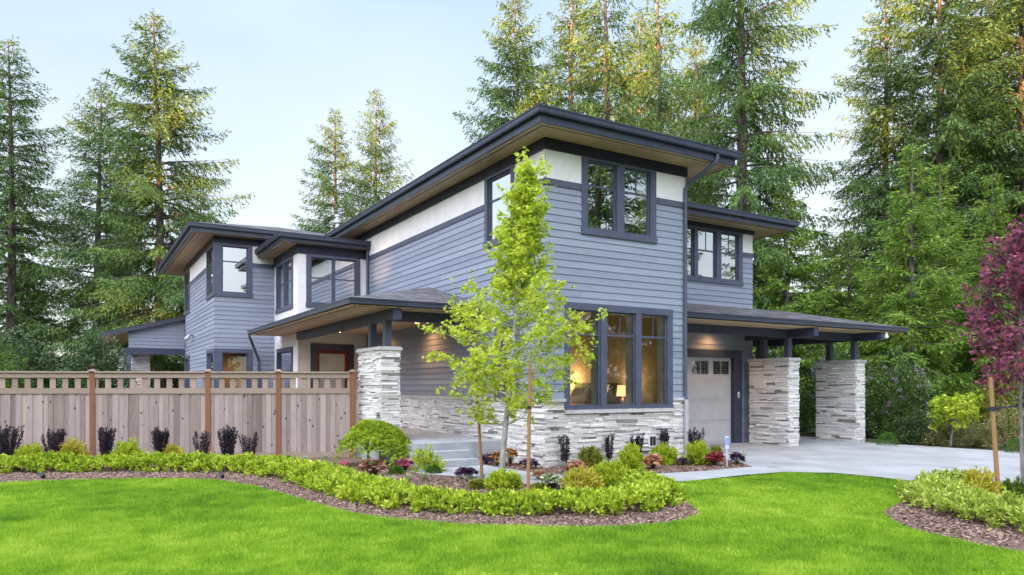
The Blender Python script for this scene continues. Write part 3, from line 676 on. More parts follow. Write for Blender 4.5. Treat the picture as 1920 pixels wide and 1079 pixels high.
bedside(3.32, 4.0, 'lit table lamp by the left window pane, beside the dark headboard', 'dark nightstand under the lamp left of the headboard', 9)
bedside(3.32, 1.62, 'lit table lamp right of the cushions, seen through the middle window pane', 'dark nightstand under the lamp right of the cushions', 3)
bed = empty('bed', Hw(2.45, 2.8, .5), HROT-R(90)); tag(bed, 'bed with dark headboard and pale cushions behind the big front window', 'bed')
mb = MB(); mb.box(-.9, .9, .98, 1.08, 0, 1.2); mb.build('headboard', noise_mat('headboard', (.02, .025, .02), (.045, .05, .04), 5, .5), bed)
mb = MB(); mb.box(-.86, .86, -1.1, .97, .1, .42); mb.build('bed_frame', BLACK, bed)
mb = MB(); mb.box(-.84, .84, -1.05, .96, .42, .66); mb.build('mattress', WHITE, bed)
def cushion(name, c, sx, sz, tilt, m, rz=0):
    mb = MB(); n = 8
    for sgn in (-1, 1):
        for i in range(n):
            for j in range(n):
                q = []
                for di, dj in ((0, 0), (1, 0), (1, 1), (0, 1)):
                    u = -1+2*(i+di)/n; v = -1+2*(j+dj)/n; th = .11*(1-u**4)*(1-v**4)*sgn
                    x, y, z = u*sx, th, v*sz
                    y, z = y*math.cos(tilt)+z*math.sin(tilt), z*math.cos(tilt)-y*math.sin(tilt)
                    x, y = x*math.cos(rz)-y*math.sin(rz), x*math.sin(rz)+y*math.cos(rz)
                    q.append((c[0]+x, c[1]+y, c[2]+z))
                mb.quad(*q)
    o = mb.build(name, m, None, smooth=True); o.location = bed.location; o.rotation_euler = (0, 0, HROT-R(90)); return o
tag(cushion('pillow', (-.40, .74, .90), .34, .24, .4, WHITE), 'pale pillow left of the rust cushion on the bed', 'pillow')
tag(cushion('pillow', (.36, .76, .92), .34, .26, .4, WHITE), 'pale pillow right behind the rust cushion on the bed', 'pillow')
tag(cushion('cushion', (.62, .5, .90), .24, .24, .5, noise_mat('rust_cushion', (.22, .08, .03), (.3, .12, .05), 9, .9), .3), 'rust brown cushion leaning on pale pillows on the bed', 'cushion')
# ================================================================== ground
def sheet(name, pts, z, m, kind='structure'):
    mb = MB(); mb.poly([(p[0], p[1], z) for p in pts]); o = mb.build(name, m); tag(o, kind=kind); return o
def px(*ps): return [G(*p) for p in ps]
SOIL = noise_mat('forest_floor', (.05, .045, .025), (.09, .10, .04), .6, .95, .6, 8)
LAWN = noise_mat('lawn_soil', (.06, .13, .016), (.10, .20, .03), 5, .9, .6, 60)
MULCH = noise_mat('bark_mulch', (.10, .062, .05), (.27, .17, .135), 45, .95, 1.0, 70, detail=8)
CHIP = rnd_mat('bark_chip', [(0, (.10, .06, .045)), (.5, (.26, .165, .125)), (1, (.44, .31, .25))], rough=.95, nscale=30, bump=0)
PAVE = noise_mat('exposed_concrete', (.29, .29, .29), (.43, .435, .44), .9, .85, .35, 160, detail=12, lo=.3, hi=.7)
add_knots(PAVE, .8, (1, 1, 1), (.25, .255, .26))
PAVE2 = noise_mat('path_concrete', (.33, .34, .355), (.43, .44, .455), 1.3, .85, .35, 160, detail=9)
sheet('ground', [(-400, -200), (400, -200), (400, 600), (-400, 600)], -.03, SOIL)
front_edge = px((0, 908), (100, 905), (200, 901), (300, 900), (400, 903), (480, 913), (540, 931), (600, 951), (680, 969), (760, 980), (860, 988), (960, 991), (1060, 992), (1160, 991), (1240, 987), (1285, 979), (1312, 967), (1308, 957), (1290, 945), (1262, 925), (1235, 908))
sheet('lawn', [(-40, -15), (40, -15), (40, 11.0), G(1920, 931), G(1719, 907), G(1600, 894), G(1480, 890), G(1285, 907), (1.5, 13.5), (-40, 13.5)], 0.0, LAWN)
bed_poly = [(-40, 11.9)]+front_edge+px((1300, 896), (1411, 877), (1385, 868), (1300, 850))+[Hw(3.8, 1.0)[:2], Hw(3.0, 3.0)[:2], (-6, 30), (-40, 30)]
sheet('mulch_bed', bed_poly, .008, MULCH)
right_edge = px((1655, 962), (1662, 970), (1685, 986), (1740, 1005), (1830, 1025), (1920, 1041), (2100, 1075), (2300, 1050), (2300, 930), (1920, 925), (1760, 915), (1700, 922), (1700, 940), (1672, 952))
sheet('mulch_bed', right_edge, .008, MULCH)
drive = px((1411, 877), (1385, 868), (1300, 848))+[Hw(3.9, 2.5)[:2], Hw(8.7, 2.5)[:2], Hw(11.2, 4.5)[:2], Hw(12.2, 3.6)[:2]]+[G(1640, 832), G(1760, 839), G(1920, 850), (40, 15.5), (40, 10.4), G(1920, 930), G(1719, 905), G(1640, 895), G(1560, 888), G(1470, 887), G(1425, 890)]
sheet('driveway', drive, .013, PAVE)
path = px((760, 884), (840, 878), (897, 872), (1000, 888), (1060, 893), (1130, 894), (1219, 891), (1320, 885), (1411, 877), (1440, 879), (1470, 887), (1400, 892), (1285, 905), (1221, 904), (1130, 910), (1017, 911), (940, 908), (860, 896), (780, 889))
sheet('path', path, .018, PAVE2)

def inside(x, y, poly):
    c = np.zeros(len(x), bool); n = len(poly)
    for i in range(n):
        x1, y1 = poly[i][:2]; x2, y2 = poly[(i+1) % n][:2]
        if y1 == y2: continue
        c ^= ((y1 > y) != (y2 > y)) & (x < (x2-x1)*(y-y1)/(y2-y1)+x1)
    return c
def vnoise(x, y, s, seed):
    """cheap smooth 2-D value noise in 0..1"""
    rg = np.random.default_rng(seed); g = rg.random((64, 64)); u, v = x/s+1000, y/s+1000
    i, j = np.floor(u).astype(int), np.floor(v).astype(int); fu, fv = u-i, v-j; fu = fu*fu*(3-2*fu); fv = fv*fv*(3-2*fv)
    q = lambda a, b: g[a % 64, b % 64]
    return (q(i, j)*(1-fu)+q(i+1, j)*fu)*(1-fv)+(q(i, j+1)*(1-fu)+q(i+1, j+1)*fu)*fv
def grow_grass():
    rg = np.random.default_rng(5); n = 1500000
    Y = 4.6*(15.5/4.6)**rg.random(n); X = (rg.random(n)*2-1)*(Y*.80+1.0)
    keep = rg.random(n) < (Y/15.5)**.35; X, Y = X[keep], Y[keep]
    lawn_poly = [(-40, -15), (40, -15), (40, 11.0), G(1920, 931), G(1719, 907), G(1600, 894), G(1480, 889), G(1285, 906), G(1235, 908), (1.5, 13.5), (-40, 13.5)]
    k = inside(X, Y, lawn_poly) & ~inside(X, Y, bed_poly) & ~inside(X, Y, right_edge) & ~inside(X, Y, drive) & ~inside(X, Y, path)
    X, Y = X[k], Y[k]; n = len(X)
    a = rg.random(n)*2*np.pi; h = (.030+.032*rg.random(n))*(.75+.5*vnoise(X, Y, .5, 3)); w = (.0035+.0035*rg.random(n))*(.7+Y/14)
    lean = rg.normal(0, .45, (n, 2)); base = np.stack([X, Y, np.zeros(n)], 1)
    d = np.stack([np.cos(a), np.sin(a), np.zeros(n)], 1)*w[:, None]
    tip = base+np.stack([lean[:, 0]*h, lean[:, 1]*h, h], 1)
    V = np.stack([base-d, base+d, tip], 1).reshape(-1, 3); Fq = np.arange(n*3).reshape(n, 3)
    r = -.16+.40*vnoise(X, Y, 1.2, 7)+.30*vnoise(X, Y, .33, 9)+.28*vnoise(X, Y, .11, 11)+.38*rg.random(n)
    me = np_mesh('grass', V, Fq, np.clip(r, 0, 1))
    return link('grass', me, GRASSM)
GRASSM = leaf_mat('grass_blade', [(0, (.075, .19, .016)), (.35, (.19, .37, .022)), (.65, (.33, .52, .032)), (1, (.56, .67, .10))], .45, .5, .25)
tag(grow_grass(), 'bright mown green grass of the front lawn', 'grass', kind='stuff')
def chips():
    rg = np.random.default_rng(8); n = 420000
    Y = 7.2+rg.random(n)*8; X = -12+rg.random(n)*24
    k = (inside(X, Y, bed_poly) | inside(X, Y, right_edge)) & ~inside(X, Y, path) & ~inside(X, Y, drive); X, Y = X[k], Y[k]; n = len(X)
    c = np.stack([X, Y, .010+.014*rg.random(n)], 1); a = rg.random(n)*np.pi*2; L = .006+.014*rg.random(n)**1.5; Wd = L*(.3+.4*rg.random(n))
    d = np.stack([np.cos(a), np.sin(a), rg.normal(0, .25, n)], 1)*L[:, None]; e = np.stack([-np.sin(a), np.cos(a), rg.normal(0, .3, n)], 1)*Wd[:, None]
    V = np.stack([c-d-e, c+d-e, c+d+e, c-d+e], 1).reshape(-1, 3)
    return link('bark_chips', np_mesh('bark_chips', V, np.arange(n*4).reshape(n, 4), rg.random(n)), CHIP)
tag(chips(), 'reddish brown bark chips covering the planting beds', 'bark chips', kind='stuff')

# ================================================================== fence
fence = empty('wooden_fence', (GX(661, 16.2), 16.2, 0)); tag(fence, 'weathered cedar board fence with open slatted top and orange brown posts', 'fence')
def build_fence():
    rg = random.Random(4); o = Vector(fence.location)
    pp = [(x, 16.2-(661-x)/661*.75) for x in (661, 523, 391, 175, -48, -270)]
    pts = [Vector((GX(x, y), y, 0)) for x, y in pp]
    for i, p in enumerate(pts):
        q = pts[i+1] if i+1 < len(pts) else p+(p-pts[i-1]); d = (q-p).normalized(); nrm = Vector((-d.y, d.x, 0))
        if nrm.y > 0: nrm = -nrm          # towards the camera
        def bx(mb, s0, s1, n0, n1, z0, z1, r=.5):
            b = [p-o+d*s+nrm*n for s, n in ((s0, n0), (s1, n0), (s1, n1), (s0, n1))]
            mb.hexa([(v.x, v.y, z0) for v in b]+[(v.x, v.y, z1) for v in b], r)
        mb = MB(); bx(mb, -.055, .055, -.055, .055, 0.0, 1.935, rg.random()); po = mb.build('fence_post', POST, fence)
        mb = MB(); bx(mb, -.085, .085, -.085, .085, 1.936, 1.962, .5)
        b = [p-o+d*s+nrm*n for s, n in ((-.07, -.07), (.07, -.07), (.07, .07), (-.07, .07))]; c = p-o
        for k in range(4): mb.poly([(b[k].x, b[k].y, 1.962), (b[(k+1) % 4].x, b[(k+1) % 4].y, 1.962), (c.x, c.y, 2.0)], .7)
        cp = mb.build('post_cap', RAIL, po)
        if i == 3:
            mb = MB(); mb.lathe([(.045, 0), (.02, .02), (.02, .035), (.05, .06), (.055, .09), (.035, .12), (0, .135)], 12, (c.x, c.y, 1.985)); mb.build('finial', TWIG, po, smooth=True)
        if i+1 == len(pts): break
        Ln = (q-p).length; s0, s1 = .056, Ln-.056
        mb = MB(); s = s0; j = 0
        while s < s1-.01:
            w = min(rg.uniform(.108, .128), s1-s); f = j % 2
            bx(mb, s+.001, s+w-.001, .0+.012*f, .018+.012*f+rg.uniform(0, .003), .04+rg.uniform(0, .015), 1.47, min(1, max(0, rg.gauss(.5, .26)))); s += w-.012; j += 1
            if s+.0121 >= s1: break
        mb.build('board_panel', BOARD, fence)
        for z0, z1, n1, r in ((1.455, 1.575, .05, .45), (1.80, 1.905, .05, .5)):
            mb = MB(); bx(mb, s0, s1, -.02, n1, z0, z1, r+rg.uniform(-.2, .2)); mb.build('rail', RAIL, fence)
        mb = MB(); bx(mb, s0, s1, -.065, .085, 1.906, 1.942, .6); mb.build('cap_rail', RAIL, fence)
        mb = MB(); bx(mb, s0, s1, -.03, .035, .02, .15, .4); mb.build('kick_board', RAIL, fence)
        mb = MB(); n = max(2, round((s1-s0)/.245)); st = (s1-s0)/n
        for k in range(n+1):
            c = s0+k*st; bx(mb, max(s0, c-.06), min(s1, c+.06), .0, .02, 1.576, 1.799, rg.random())
        mb.build('slats', RAIL, fence)
build_fence()

# ================================================================== plants
def nrm(a): return a/np.maximum(np.linalg.norm(a, axis=-1, keepdims=True), 1e-9)
def leaves(Pp, D, L, Wd, rg, up=None, cup=.25, lobes=1):
    """diamond leaves: base Pp, direction D; returns V, F"""
    n = len(Pp); D = nrm(D)
    if up is None: up = np.array([0, 0, 1.0])+rg.normal(0, .55, (n, 3))
    S = nrm(np.cross(D, up)); Nn = nrm(np.cross(S, D)); L = np.broadcast_to(L, (n,))[:, None]; Wd = np.broadcast_to(Wd, (n,))[:, None]
    if lobes == 1:
        m = Pp+D*L*.45-Nn*Wd*cup
        V = np.stack([Pp, m+S*Wd*.5, Pp+D*L, m-S*Wd*.5], 1)
        return V.reshape(-1, 3), np.arange(n*4).reshape(n, 4), 1
    out = []
    for a in np.linspace(-1.0, 1.0, lobes):
        d = nrm(D*math.cos(a)+S*math.sin(a)); s = nrm(np.cross(d, Nn)); l = L*(1-.28*abs(a)); m = Pp+d*l*.5
        out.append(np.stack([Pp, m+s*Wd*.28, Pp+d*l-Nn*l*.12, m-s*Wd*.28], 1))
    V = np.stack(out, 1).reshape(-1, 3)
    return V, np.arange(n*lobes*4).reshape(-1, 4), lobes
def shoot_leaves(b, t, k, L, Wd, rg, s0=.3, spread=.8, along=.7, up=.2, jit=.02, lobes=1, bend=0.):
    n = len(b); s = s0+(1-s0)*rg.random((n, k)); ax = t-b; ln = np.linalg.norm(ax, axis=1)
    Pp = b[:, None]+ax[:, None]*s[..., None]+rg.normal(0, jit, (n, k, 3)); Pp[..., 2] -= bend*s**2*ln[:, None]
    D = nrm(ax)[:, None]*along+rg.normal(0, 1, (n, k, 3))*spread*.6+np.array([0, 0, up])
    Pp = Pp.reshape(-1, 3); Pp[:, 2] = np.maximum(Pp[:, 2], .015); D = D.reshape(-1, 3); m = len(Pp)
    V, Fq, q = leaves(Pp, D, L*(.65+.7*rg.random(m)), Wd*(.7+.6*rg.random(m)), rg, lobes=lobes)
    r = np.repeat(rg.random(n)[:, None]*.5, k, 1).ravel()+.5*rg.random(m)
    return V, Fq, np.repeat(r, q)
def stems_mesh(b, t, r, bend=0., step=1):
    mb = MB()
    for i in range(0, len(b), step):
        p, q = Vector(b[i]), Vector(t[i]); mid = (p+q)/2; mid.z -= bend*.25*(q-p).length; q.z -= bend*(q-p).length
        mb.tube([p, mid, q], [r, r*.7, r*.35], 4, cap=False, r=.5)
    return mb
def pal(name, *cs, tr=.35, spec=.25):
    n = len(cs); return leaf_mat(name, [(i/(n-1), c) for i, c in enumerate(cs)], tr, .5, spec)
LIME = pal('lime_leaf', (.20, .30, .015), (.38, .50, .025), (.54, .64, .05), (.68, .72, .14), tr=.4)
HEDGE = pal('hedge_leaf', (.10, .18, .012), (.29, .42, .024), (.52, .62, .048), (.72, .77, .17), tr=.35)
HEDGE2 = pal('pale_hedge_leaf', (.16, .24, .03), (.34, .45, .05), (.50, .58, .11), (.64, .70, .22), tr=.35)
GOLD = pal('gold_leaf', (.26, .28, .02), (.50, .50, .04), (.62, .54, .09), (.64, .40, .12), tr=.4)
OLIVE = pal('olive_leaf', (.10, .13, .02), (.22, .26, .03), (.34, .33, .05), (.42, .30, .07), tr=.35)
DKPURP = pal('dark_purple_leaf', (.012, .010, .02), (.028, .021, .036), (.048, .034, .052), (.085, .045, .065), tr=.12)
PURP = pal('purple_leaf', (.04, .02, .05), (.09, .045, .10), (.15, .08, .15), tr=.25)
CRIM = pal('crimson_leaf', (.16, .015, .03), (.32, .04, .06), (.45, .12, .13), tr=.3)
PINK = pal('pink_leaf', (.30, .03, .08), (.48, .10, .17), (.55, .28, .30), tr=.3)
SALM = pal('salmon_leaf', (.35, .12, .06), (.52, .24, .13), (.58, .36, .20), tr=.35)
PIER = pal('pieris_leaf', (.06, .12, .03), (.13, .21, .05), (.40, .31, .14), (.64, .47, .28), tr=.35)
BRONZ = pal('bronze_leaf', (.05, .09, .02), (.22, .10, .07), (.38, .17, .13), (.45, .28, .20), tr=.3)
ORNG = pal('orange_leaf', (.28, .13, .03), (.42, .22, .05), (.50, .30, .09), tr=.35)
DKGRN = pal('dark_green_leaf', (.03, .055, .02), (.055, .10, .032), (.09, .15, .045), (.15, .21, .07), tr=.2, spec=.4)
MIDGRN = pal('mid_green_leaf', (.04, .09, .012), (.08, .16, .02), (.14, .23, .03), (.22, .31, .05), tr=.35)
BOX = pal('boxwood_leaf', (.03, .10, .01), (.07, .19, .015), (.12, .27, .03), tr=.3)
VARI = pal('variegated_leaf', (.12, .18, .06), (.35, .40, .20), (.62, .64, .48), tr=.3)
WISP = pal('pale_grass_leaf', (.22, .28, .16), (.42, .46, .32), (.6, .62, .5), tr=.3)
LACE = pal('lace_maple_leaf', (.11, .18, .01), (.23, .34, .016), (.36, .47, .025), (.52, .58, .07), tr=.45)
YTREE = pal('young_leaf', (.34, .45, .025), (.53, .64, .045), (.67, .75, .09), (.79, .82, .22), tr=.6)
REDM = pal('plum_leaf', (.10, .03, .07), (.23, .065, .13), (.37, .11, .18), (.54, .17, .20), tr=.5)
RHOD = pal('rhododendron_leaf', (.03, .06, .015), (.06, .12, .025), (.11, .19, .04), (.19, .28, .07), tr=.2, spec=.4)
LILAC = pal('lilac_petal', (.32, .22, .36), (.45, .34, .48), (.58, .48, .58), tr=.4)

def plant(name, x, y, label, cat, m, w, h, kind='mound', n=60, k=22, L=.05, Wd=.022, seed=0, group=None, stem=TWIG, **kw):
    rg = np.random.default_rng(seed+1000); e = empty(name, (x, y, 0.008)); tag(e, label, cat, group)
    a = rg.random(n)*2*np.pi
    if kind == 'mound':
        el = np.arcsin(rg.random(n)**.8*.98); rr = .85+.25*rg.random(n)
        b = np.stack([np.cos(a)*w*.1*rg.random(n), np.sin(a)*w*.1*rg.random(n), np.full(n, .02)], 1)
        t = np.stack([np.cos(a)*np.cos(el)*w*.5*rr, np.sin(a)*np.cos(el)*w*.5*rr, np.maximum(.04, np.sin(el)*h*rr)], 1)
        p = dict(s0=.5, spread=.8, along=.8, up=.3, jit=w*.035); p.update(kw)
    elif kind == 'pillar':
        q = np.sqrt(rg.random(n)); b = np.stack([np.cos(a)*w*.14*q, np.sin(a)*w*.14*q, np.zeros(n)], 1)
        t = np.stack([np.cos(a)*w*.5*q, np.sin(a)*w*.5*q, h*(.86+.2*rg.random(n)**2)], 1)
        p = dict(s0=.22, spread=1.0, along=.6, up=.25, jit=.012); p.update(kw)
    V, Fq, r = shoot_leaves(b, t, k, L, Wd, rg, **p)
    link('foliage', np_mesh('foliage', V, Fq, r), m, e); stems_mesh(b, t, max(.003, w*.008), kw.get('bend', 0.)).build('stems', stem, e)
    return e
def tuft(name, x, y, label, cat, m, w, h, n=90, seed=0, wd=.009, group=None):
    rg = np.random.default_rng(seed+500); a = rg.random(n)*2*np.pi; ln = h*(.7+.6*rg.random(n)); sp = w*.5*rg.random(n)
    b = np.stack([np.cos(a)*w*.08, np.sin(a)*w*.08, np.zeros(n)], 1)*rg.random((n, 1)); V = []; Fq = []; s = np.stack([-np.sin(a), np.cos(a), np.zeros(n)], 1)
    d = np.stack([np.cos(a), np.sin(a), np.zeros(n)], 1); rows = []
    for j, f in enumerate((0, .4, .75, 1.0)):
        c = b+d*(sp*f**1.6)[:, None]+np.array([0, 0, 1.])*(ln*(f-.38*f**3))[:, None]; ww = wd*(1-f**2)+.0008
        rows += [c-s*ww*.5, c+s*ww*.5]
    V = np.stack(rows, 1).reshape(-1, 3); base = np.arange(n)[:, None]*8
    Fq = np.concatenate([base+np.array([2*j, 2*j+1, 2*j+3, 2*j+2]) for j in range(3)], 0)
    o = link(name, np_mesh(name, V, Fq, np.tile(rg.random(n), 3)), m, None, (x, y, .008)); tag(o, label, cat, group); return o
def rosette(name, x, y, label, cat, m, w, h, n=70, L=.09, seed=0, group=None, lobes=3):
    rg = np.random.default_rng(seed+700); e = empty(name, (x, y, .008)); tag(e, label, cat, group); a = rg.random(n)*2*np.pi; q = rg.random(n)**.6
    b = np.zeros((n, 3)); t = np.stack([np.cos(a)*w*.42*q, np.sin(a)*w*.42*q, h*(.35+.65*np.sqrt(np.maximum(0, 1-q*q*.9)))*(.8+.3*rg.random(n))], 1)
    D = np.stack([np.cos(a), np.sin(a), rg.normal(-.1, .4, n)], 1)
    V, Fq, qn = leaves(t, D, L*(.7+.6*rg.random(n)), L*1.2, rg, up=np.array([0, 0, 1.])+np.stack([np.cos(a)*.5, np.sin(a)*.5, np.zeros(n)], 1)+rg.normal(0, .35, (n, 3)), lobes=lobes)
    link('foliage', np_mesh('foliage', V, Fq, np.repeat(rg.random(n), qn)), m, e); stems_mesh(b, t, .003).build('stems', TWIG, e); return e

# ---- hedges ---------------------------------------------------------------------------------------
def hedge(name, pts, hw, hh, m, label, seed, dens=270, k=19, L=.060, Wd=.033):
    rg = np.random.default_rng(seed); pts = [Vector((*p, 0)) for p in pts]; o = pts[len(pts)//2]
    e = empty(name, tuple(o)); tag(e, label, 'hedge'); B = []; T = []
    for i in range(len(pts)-1):
        p, q = pts[i], pts[i+1]; ln = (q-p).length; n = int(ln*2*hw[i]*dens)+1; d = (q-p)/ln; s = Vector((-d.y, d.x, 0))
        u = rg.random(n); v = rg.random(n)*2-1
        for uu, vv in zip(u, v):
            w = hw[i]*(1-uu)+hw[i+1]*uu; h = hh[i]*(1-uu)+hh[i+1]*uu; c = p+d*(ln*uu)-o
            lump = .70+.7*float(vnoise(np.array([p.x+d.x*ln*uu+s.x*vv]), np.array([p.y+d.y*ln*uu+s.y*vv]), .42, seed)[0])
            z = h*lump*math.sqrt(max(.04, 1-abs(vv)**2.6))*(.8+.35*rg.random())
            B.append(c+s*(vv*w*.62)+Vector((rg.normal(0, .05), rg.normal(0, .05), .02))); T.append(c+s*(vv*w*(.93+.18*rg.random()))+Vector((rg.normal(0, .05), rg.normal(0, .05), max(.06, z))))
    b = np.array([tuple(v) for v in B]); t = np.array([tuple(v) for v in T])
    V, Fq, r = shoot_leaves(b, t, k, L, Wd, rg, s0=.66, spread=1.0, along=.65, up=.3, jit=.016)
    link('foliage', np_mesh('foliage', V, Fq, r), m, e); stems_mesh(b, t, .004, step=5).build('stems', TWIG, e)
    return e
hp = px((-260, 886), (-100, 886), (0, 885), (200, 882), (400, 882), (500, 886), (570, 899), (640, 919), (710, 940), (790, 953), (900, 959), (1050, 961), (1150, 959), (1202, 951), (1224, 936), (1212, 918), (1165, 909), (1120, 908))
nn = len(hp)
hedge('low_hedge', hp, [.44]*6+[.44, .44, .43, .42]+[.41]*(nn-10), [.235]*6+[.23, .225, .215]+[.20]*(nn-13)+[.20, .19, .19, .20], HEDGE, 'long low lime green hedge curving along the front bed', 21)
rp_ = px((1742, 933), (1757, 947), (1790, 961), (1850, 975), (1920, 990), (2050, 1015))
hedge('low_hedge', rp_, [.36, .42, .45, .46, .46, .46], [.21, .24, .25, .25, .25, .25], HEDGE2, 'pale low hedge around the right bed by the driveway', 22)
rq_ = px((1752, 925), (1778, 921), (1815, 919))
hedge('low_hedge', rq_, [.25, .30, .28], [.22, .24, .22], HEDGE2, 'short back row of pale hedge left of the golden shrub in the right bed', 23)

# ---- dark pillar barberries ----------------------------------------------------------------------
def W_(pxw, Y): return pxw/F*Y
bar = [(14, 45, 800, 'broad dark purple barberry at the far left end of the fence bed', 3), (98, 46, 808, 'dark barberry flaring wide like a fan, between two golden shrubs by the fence', 1),
       (195, 40, 806, 'dark purple barberry just right of the finial-topped fence post', 2), (300, 27, 805, 'slim dark barberry standing alone before the middle fence panel', 4),
       (379, 34, 812, 'sparse twiggy dark barberry at the foot of the second fence post', 5), (427, 32, 803, 'tall dense dark barberry right of the second fence post', 6), (467, 34, 815, 'sparse vase-shaped dark barberry, last one before the third fence post', 7)]
for x, w, top, lab, sd in bar:
    Y = 14.75
    plant('barberry', GX(x, Y), Y, lab, 'barberry', DKPURP, W_(w, Y)*1.12, ZY(top, Y), 'pillar', n=11 if sd in (5, 7) else 30, k=120, L=.036, Wd=.021, seed=sd, group='dark pillar barberries along the fence')
bar2 = [(1060, 24, 818, 872, 'two-stemmed dark barberry nearest the stone corner under the big window', 8), (1143, 25, 815, 868, 'dark barberry with parted bare stems under the middle of the window', 5), (1194, 24, 816, 864, 'dark barberry between two lime shrubs by the stone wall', 2),
        (1247, 20, 808, 860, 'narrow dark barberry beside the crawl-space vent', 6), (1304, 34, 806, 856, 'dark barberry with loose side twigs in front of the garage door', 4)]
for x, w, top, base, lab, sd in bar2:
    q = (x-960)/F; Y = min(F*H/(base-HOR), 14.22+.5165*(q*14.22-.653)/(.8563-.5165*q)-.34)
    plant('barberry', GX(x, Y), Y, lab, 'barberry', DKPURP, W_(w, Y)*1.12, ZY(top, Y), 'pillar', n=9 if sd in (5, 8) else 18, k=115, L=.034, Wd=.020, seed=sd+20, group='dark barberries by the stone wall')

# ---- golden and lime shrubs ------------------------------------------------------------------------
def shr(x, base, w, top, m, lab, seed, n=110, k=32, L=.058, Wd=.024, **kw):
    Y = F*H/(base-HOR); return plant('spirea_shrub', GX(x, Y), Y, lab, 'shrub', m, W_(w, Y), max(.12, ZY(top, Y)), 'mound', n=n, k=k, L=L, Wd=Wd, seed=seed, group='golden and lime spirea shrubs', **kw)
shr(56, 872, 50, 834, LIME, 'yellow green shrub behind the hedge at the far left of the fence', 1)
shr(137, 872, 52, 825, GOLD, 'golden shrub tinged orange left of the finial-topped fence post', 2)
shr(236, 872, 56, 826, LIME, 'bright yellow green shrub before the middle fence panel', 3)
shr(322, 872, 44, 836, GOLD, 'small orange tinged shrub right of the slim lone barberry', 4)
shr(1106, 880, 52, 841, OLIVE, 'olive and orange shrub below the left pane of the big window', 5)
shr(1183, 882, 48, 836, LIME, 'lime shrub in front of the stone wall, left of the salmon coral bells', 6)
shr(1245, 872, 52, 834, LIME, 'lime shrub in front of the crawl-space vent', 7)
shr(1306, 873, 48, 827, LIME, 'tall lime shrub at the foot of the downspout', 8)
shr(943, 918, 74, 886, LIME, 'bright lime shrub at the foot of the young staked tree', 9, n=90)
shr(1090, 925, 78, 880, GOLD, 'broad golden orange shrub at the front of the right bed end', 10, n=90)
shr(1146, 915, 74, 866, LIME, 'tallest lime shrub in the middle bed, right of the golden orange one', 11, n=100)
shr(895, 918, 30, 900, OLIVE, 'small olive gold mound at the foot of the left tree stake', 12, n=40, L=.04)
shr(803, 886, 66, 840, LIME, 'airy green yellow shrub beside the porch steps', 13, n=34, k=40)
shr(1012, 925, 30, 908, OLIVE, 'small olive shrub right of the right tree stake', 14, n=34, L=.04)
shr(1838, 945, 66, 884, GOLD, 'golden yellow shrub beside the single stake in the right bed', 15, n=110)
shr(1900, 942, 60, 904, MIDGRN, 'mid green shrub right of the single stake in the right bed', 16, n=80)
shr(1340, 866, 38, 837, OLIVE, 'dull olive shrub behind the crimson coral bells near the garage', 17, n=60, L=.03)
# ---- coral bells, tufts and box mounds --------------------------------------------------------------
def ros(x, base, w, top, m, lab, seed, **kw):
    Y = F*H/(base-HOR); return rosette('coral_bells', GX(x, Y), Y, lab, 'coral bells', m, W_(w, Y), max(.08, ZY(top, Y)), seed=seed, group='coral bells in the beds', **kw)
ros(760, 884, 30, 862, PINK, 'hot pink coral bells between the box mounds below the steps', 1, n=80)
ros(646, 882, 20, 868, PINK, 'tiny pink coral bells left of the bronze one', 2, n=30, L=.07)
ros(700, 895, 50, 866, BRONZ, 'bronze and green coral bells in front of the granite plinth', 3, n=140)
ros(876, 898, 40, 880, PURP, 'dark plum coral bells left of the left tree stake', 4, n=110)
ros(912, 872, 24, 855, PURP, 'purple coral bells at the end of the porch steps', 5)
ros(932, 876, 24, 848, ORNG, 'orange coral bells left of the pale tree trunk', 6, n=50)
ros(957, 874, 26, 844, ORNG, 'tall orange coral bells right of the pale tree trunk', 7, n=60)
ros(990, 880, 32, 862, PURP, 'purple coral bells behind the right tree stake', 8)
ros(1081, 895, 42, 868, SALM, 'salmon coral bells behind the golden orange shrub', 9, n=110)
ros(1158, 884, 22, 870, PURP, 'low purple coral bells between lime shrubs by the wall', 10, n=50, L=.06)
ros(1225, 881, 32, 857, SALM, 'salmon red coral bells between two lime shrubs', 11, n=100)
ros(1281, 874, 24, 860, PURP, 'small purple coral bells beside the pale downspout', 12, n=50, L=.06)
ros(1340, 875, 36, 852, CRIM, 'crimson coral bells beside the blue sign', 13, n=120)
ros(1381, 872, 26, 852, PURP, 'purple coral bells at the tip of the bed by the driveway', 14, n=60)
ros(1035, 918, 54, 892, VARI, 'pale variegated shrub between the tree stake and the golden shrub', 15, n=150, L=.06)
ros(1012, 902, 30, 884, SALM, 'low salmon plant behind the variegated shrub', 16, n=60, L=.06)
def tf(x, base, w, top, m, lab, seed, n=90):
    Y = F*H/(base-HOR); return tuft('grass_tuft', GX(x, Y), Y, lab, 'grass tuft', m, W_(w, Y), max(.1, ZY(top, Y)), n, seed, group='ornamental grass tufts')
tf(610, 868, 36, 845, WISP, 'pale grass tuft by the last fence panel', 1)
tf(730, 908, 60, 888, WISP, 'low pale grass tuft behind the hedge below the bronze coral bells', 2, 120)
tf(766, 906, 30, 884, VARI, 'cream variegated tuft, left of a pair in the mulch', 3)
tf(797, 904, 40, 882, VARI, 'cream variegated tuft, right of a pair in the mulch', 4)
tf(872, 904, 30, 888, WISP, 'pale tuft in front of the plum coral bells', 5)
tf(905, 902, 24, 882, WISP, 'pale tuft just right of the left tree stake', 6)
tf(573, 868, 34, 852, WISP, 'dull grey green tuft right of the third fence post', 7)
tf(1393, 868, 44, 832, WISP, 'wispy dry grass at the edge of the driveway', 8, 26)
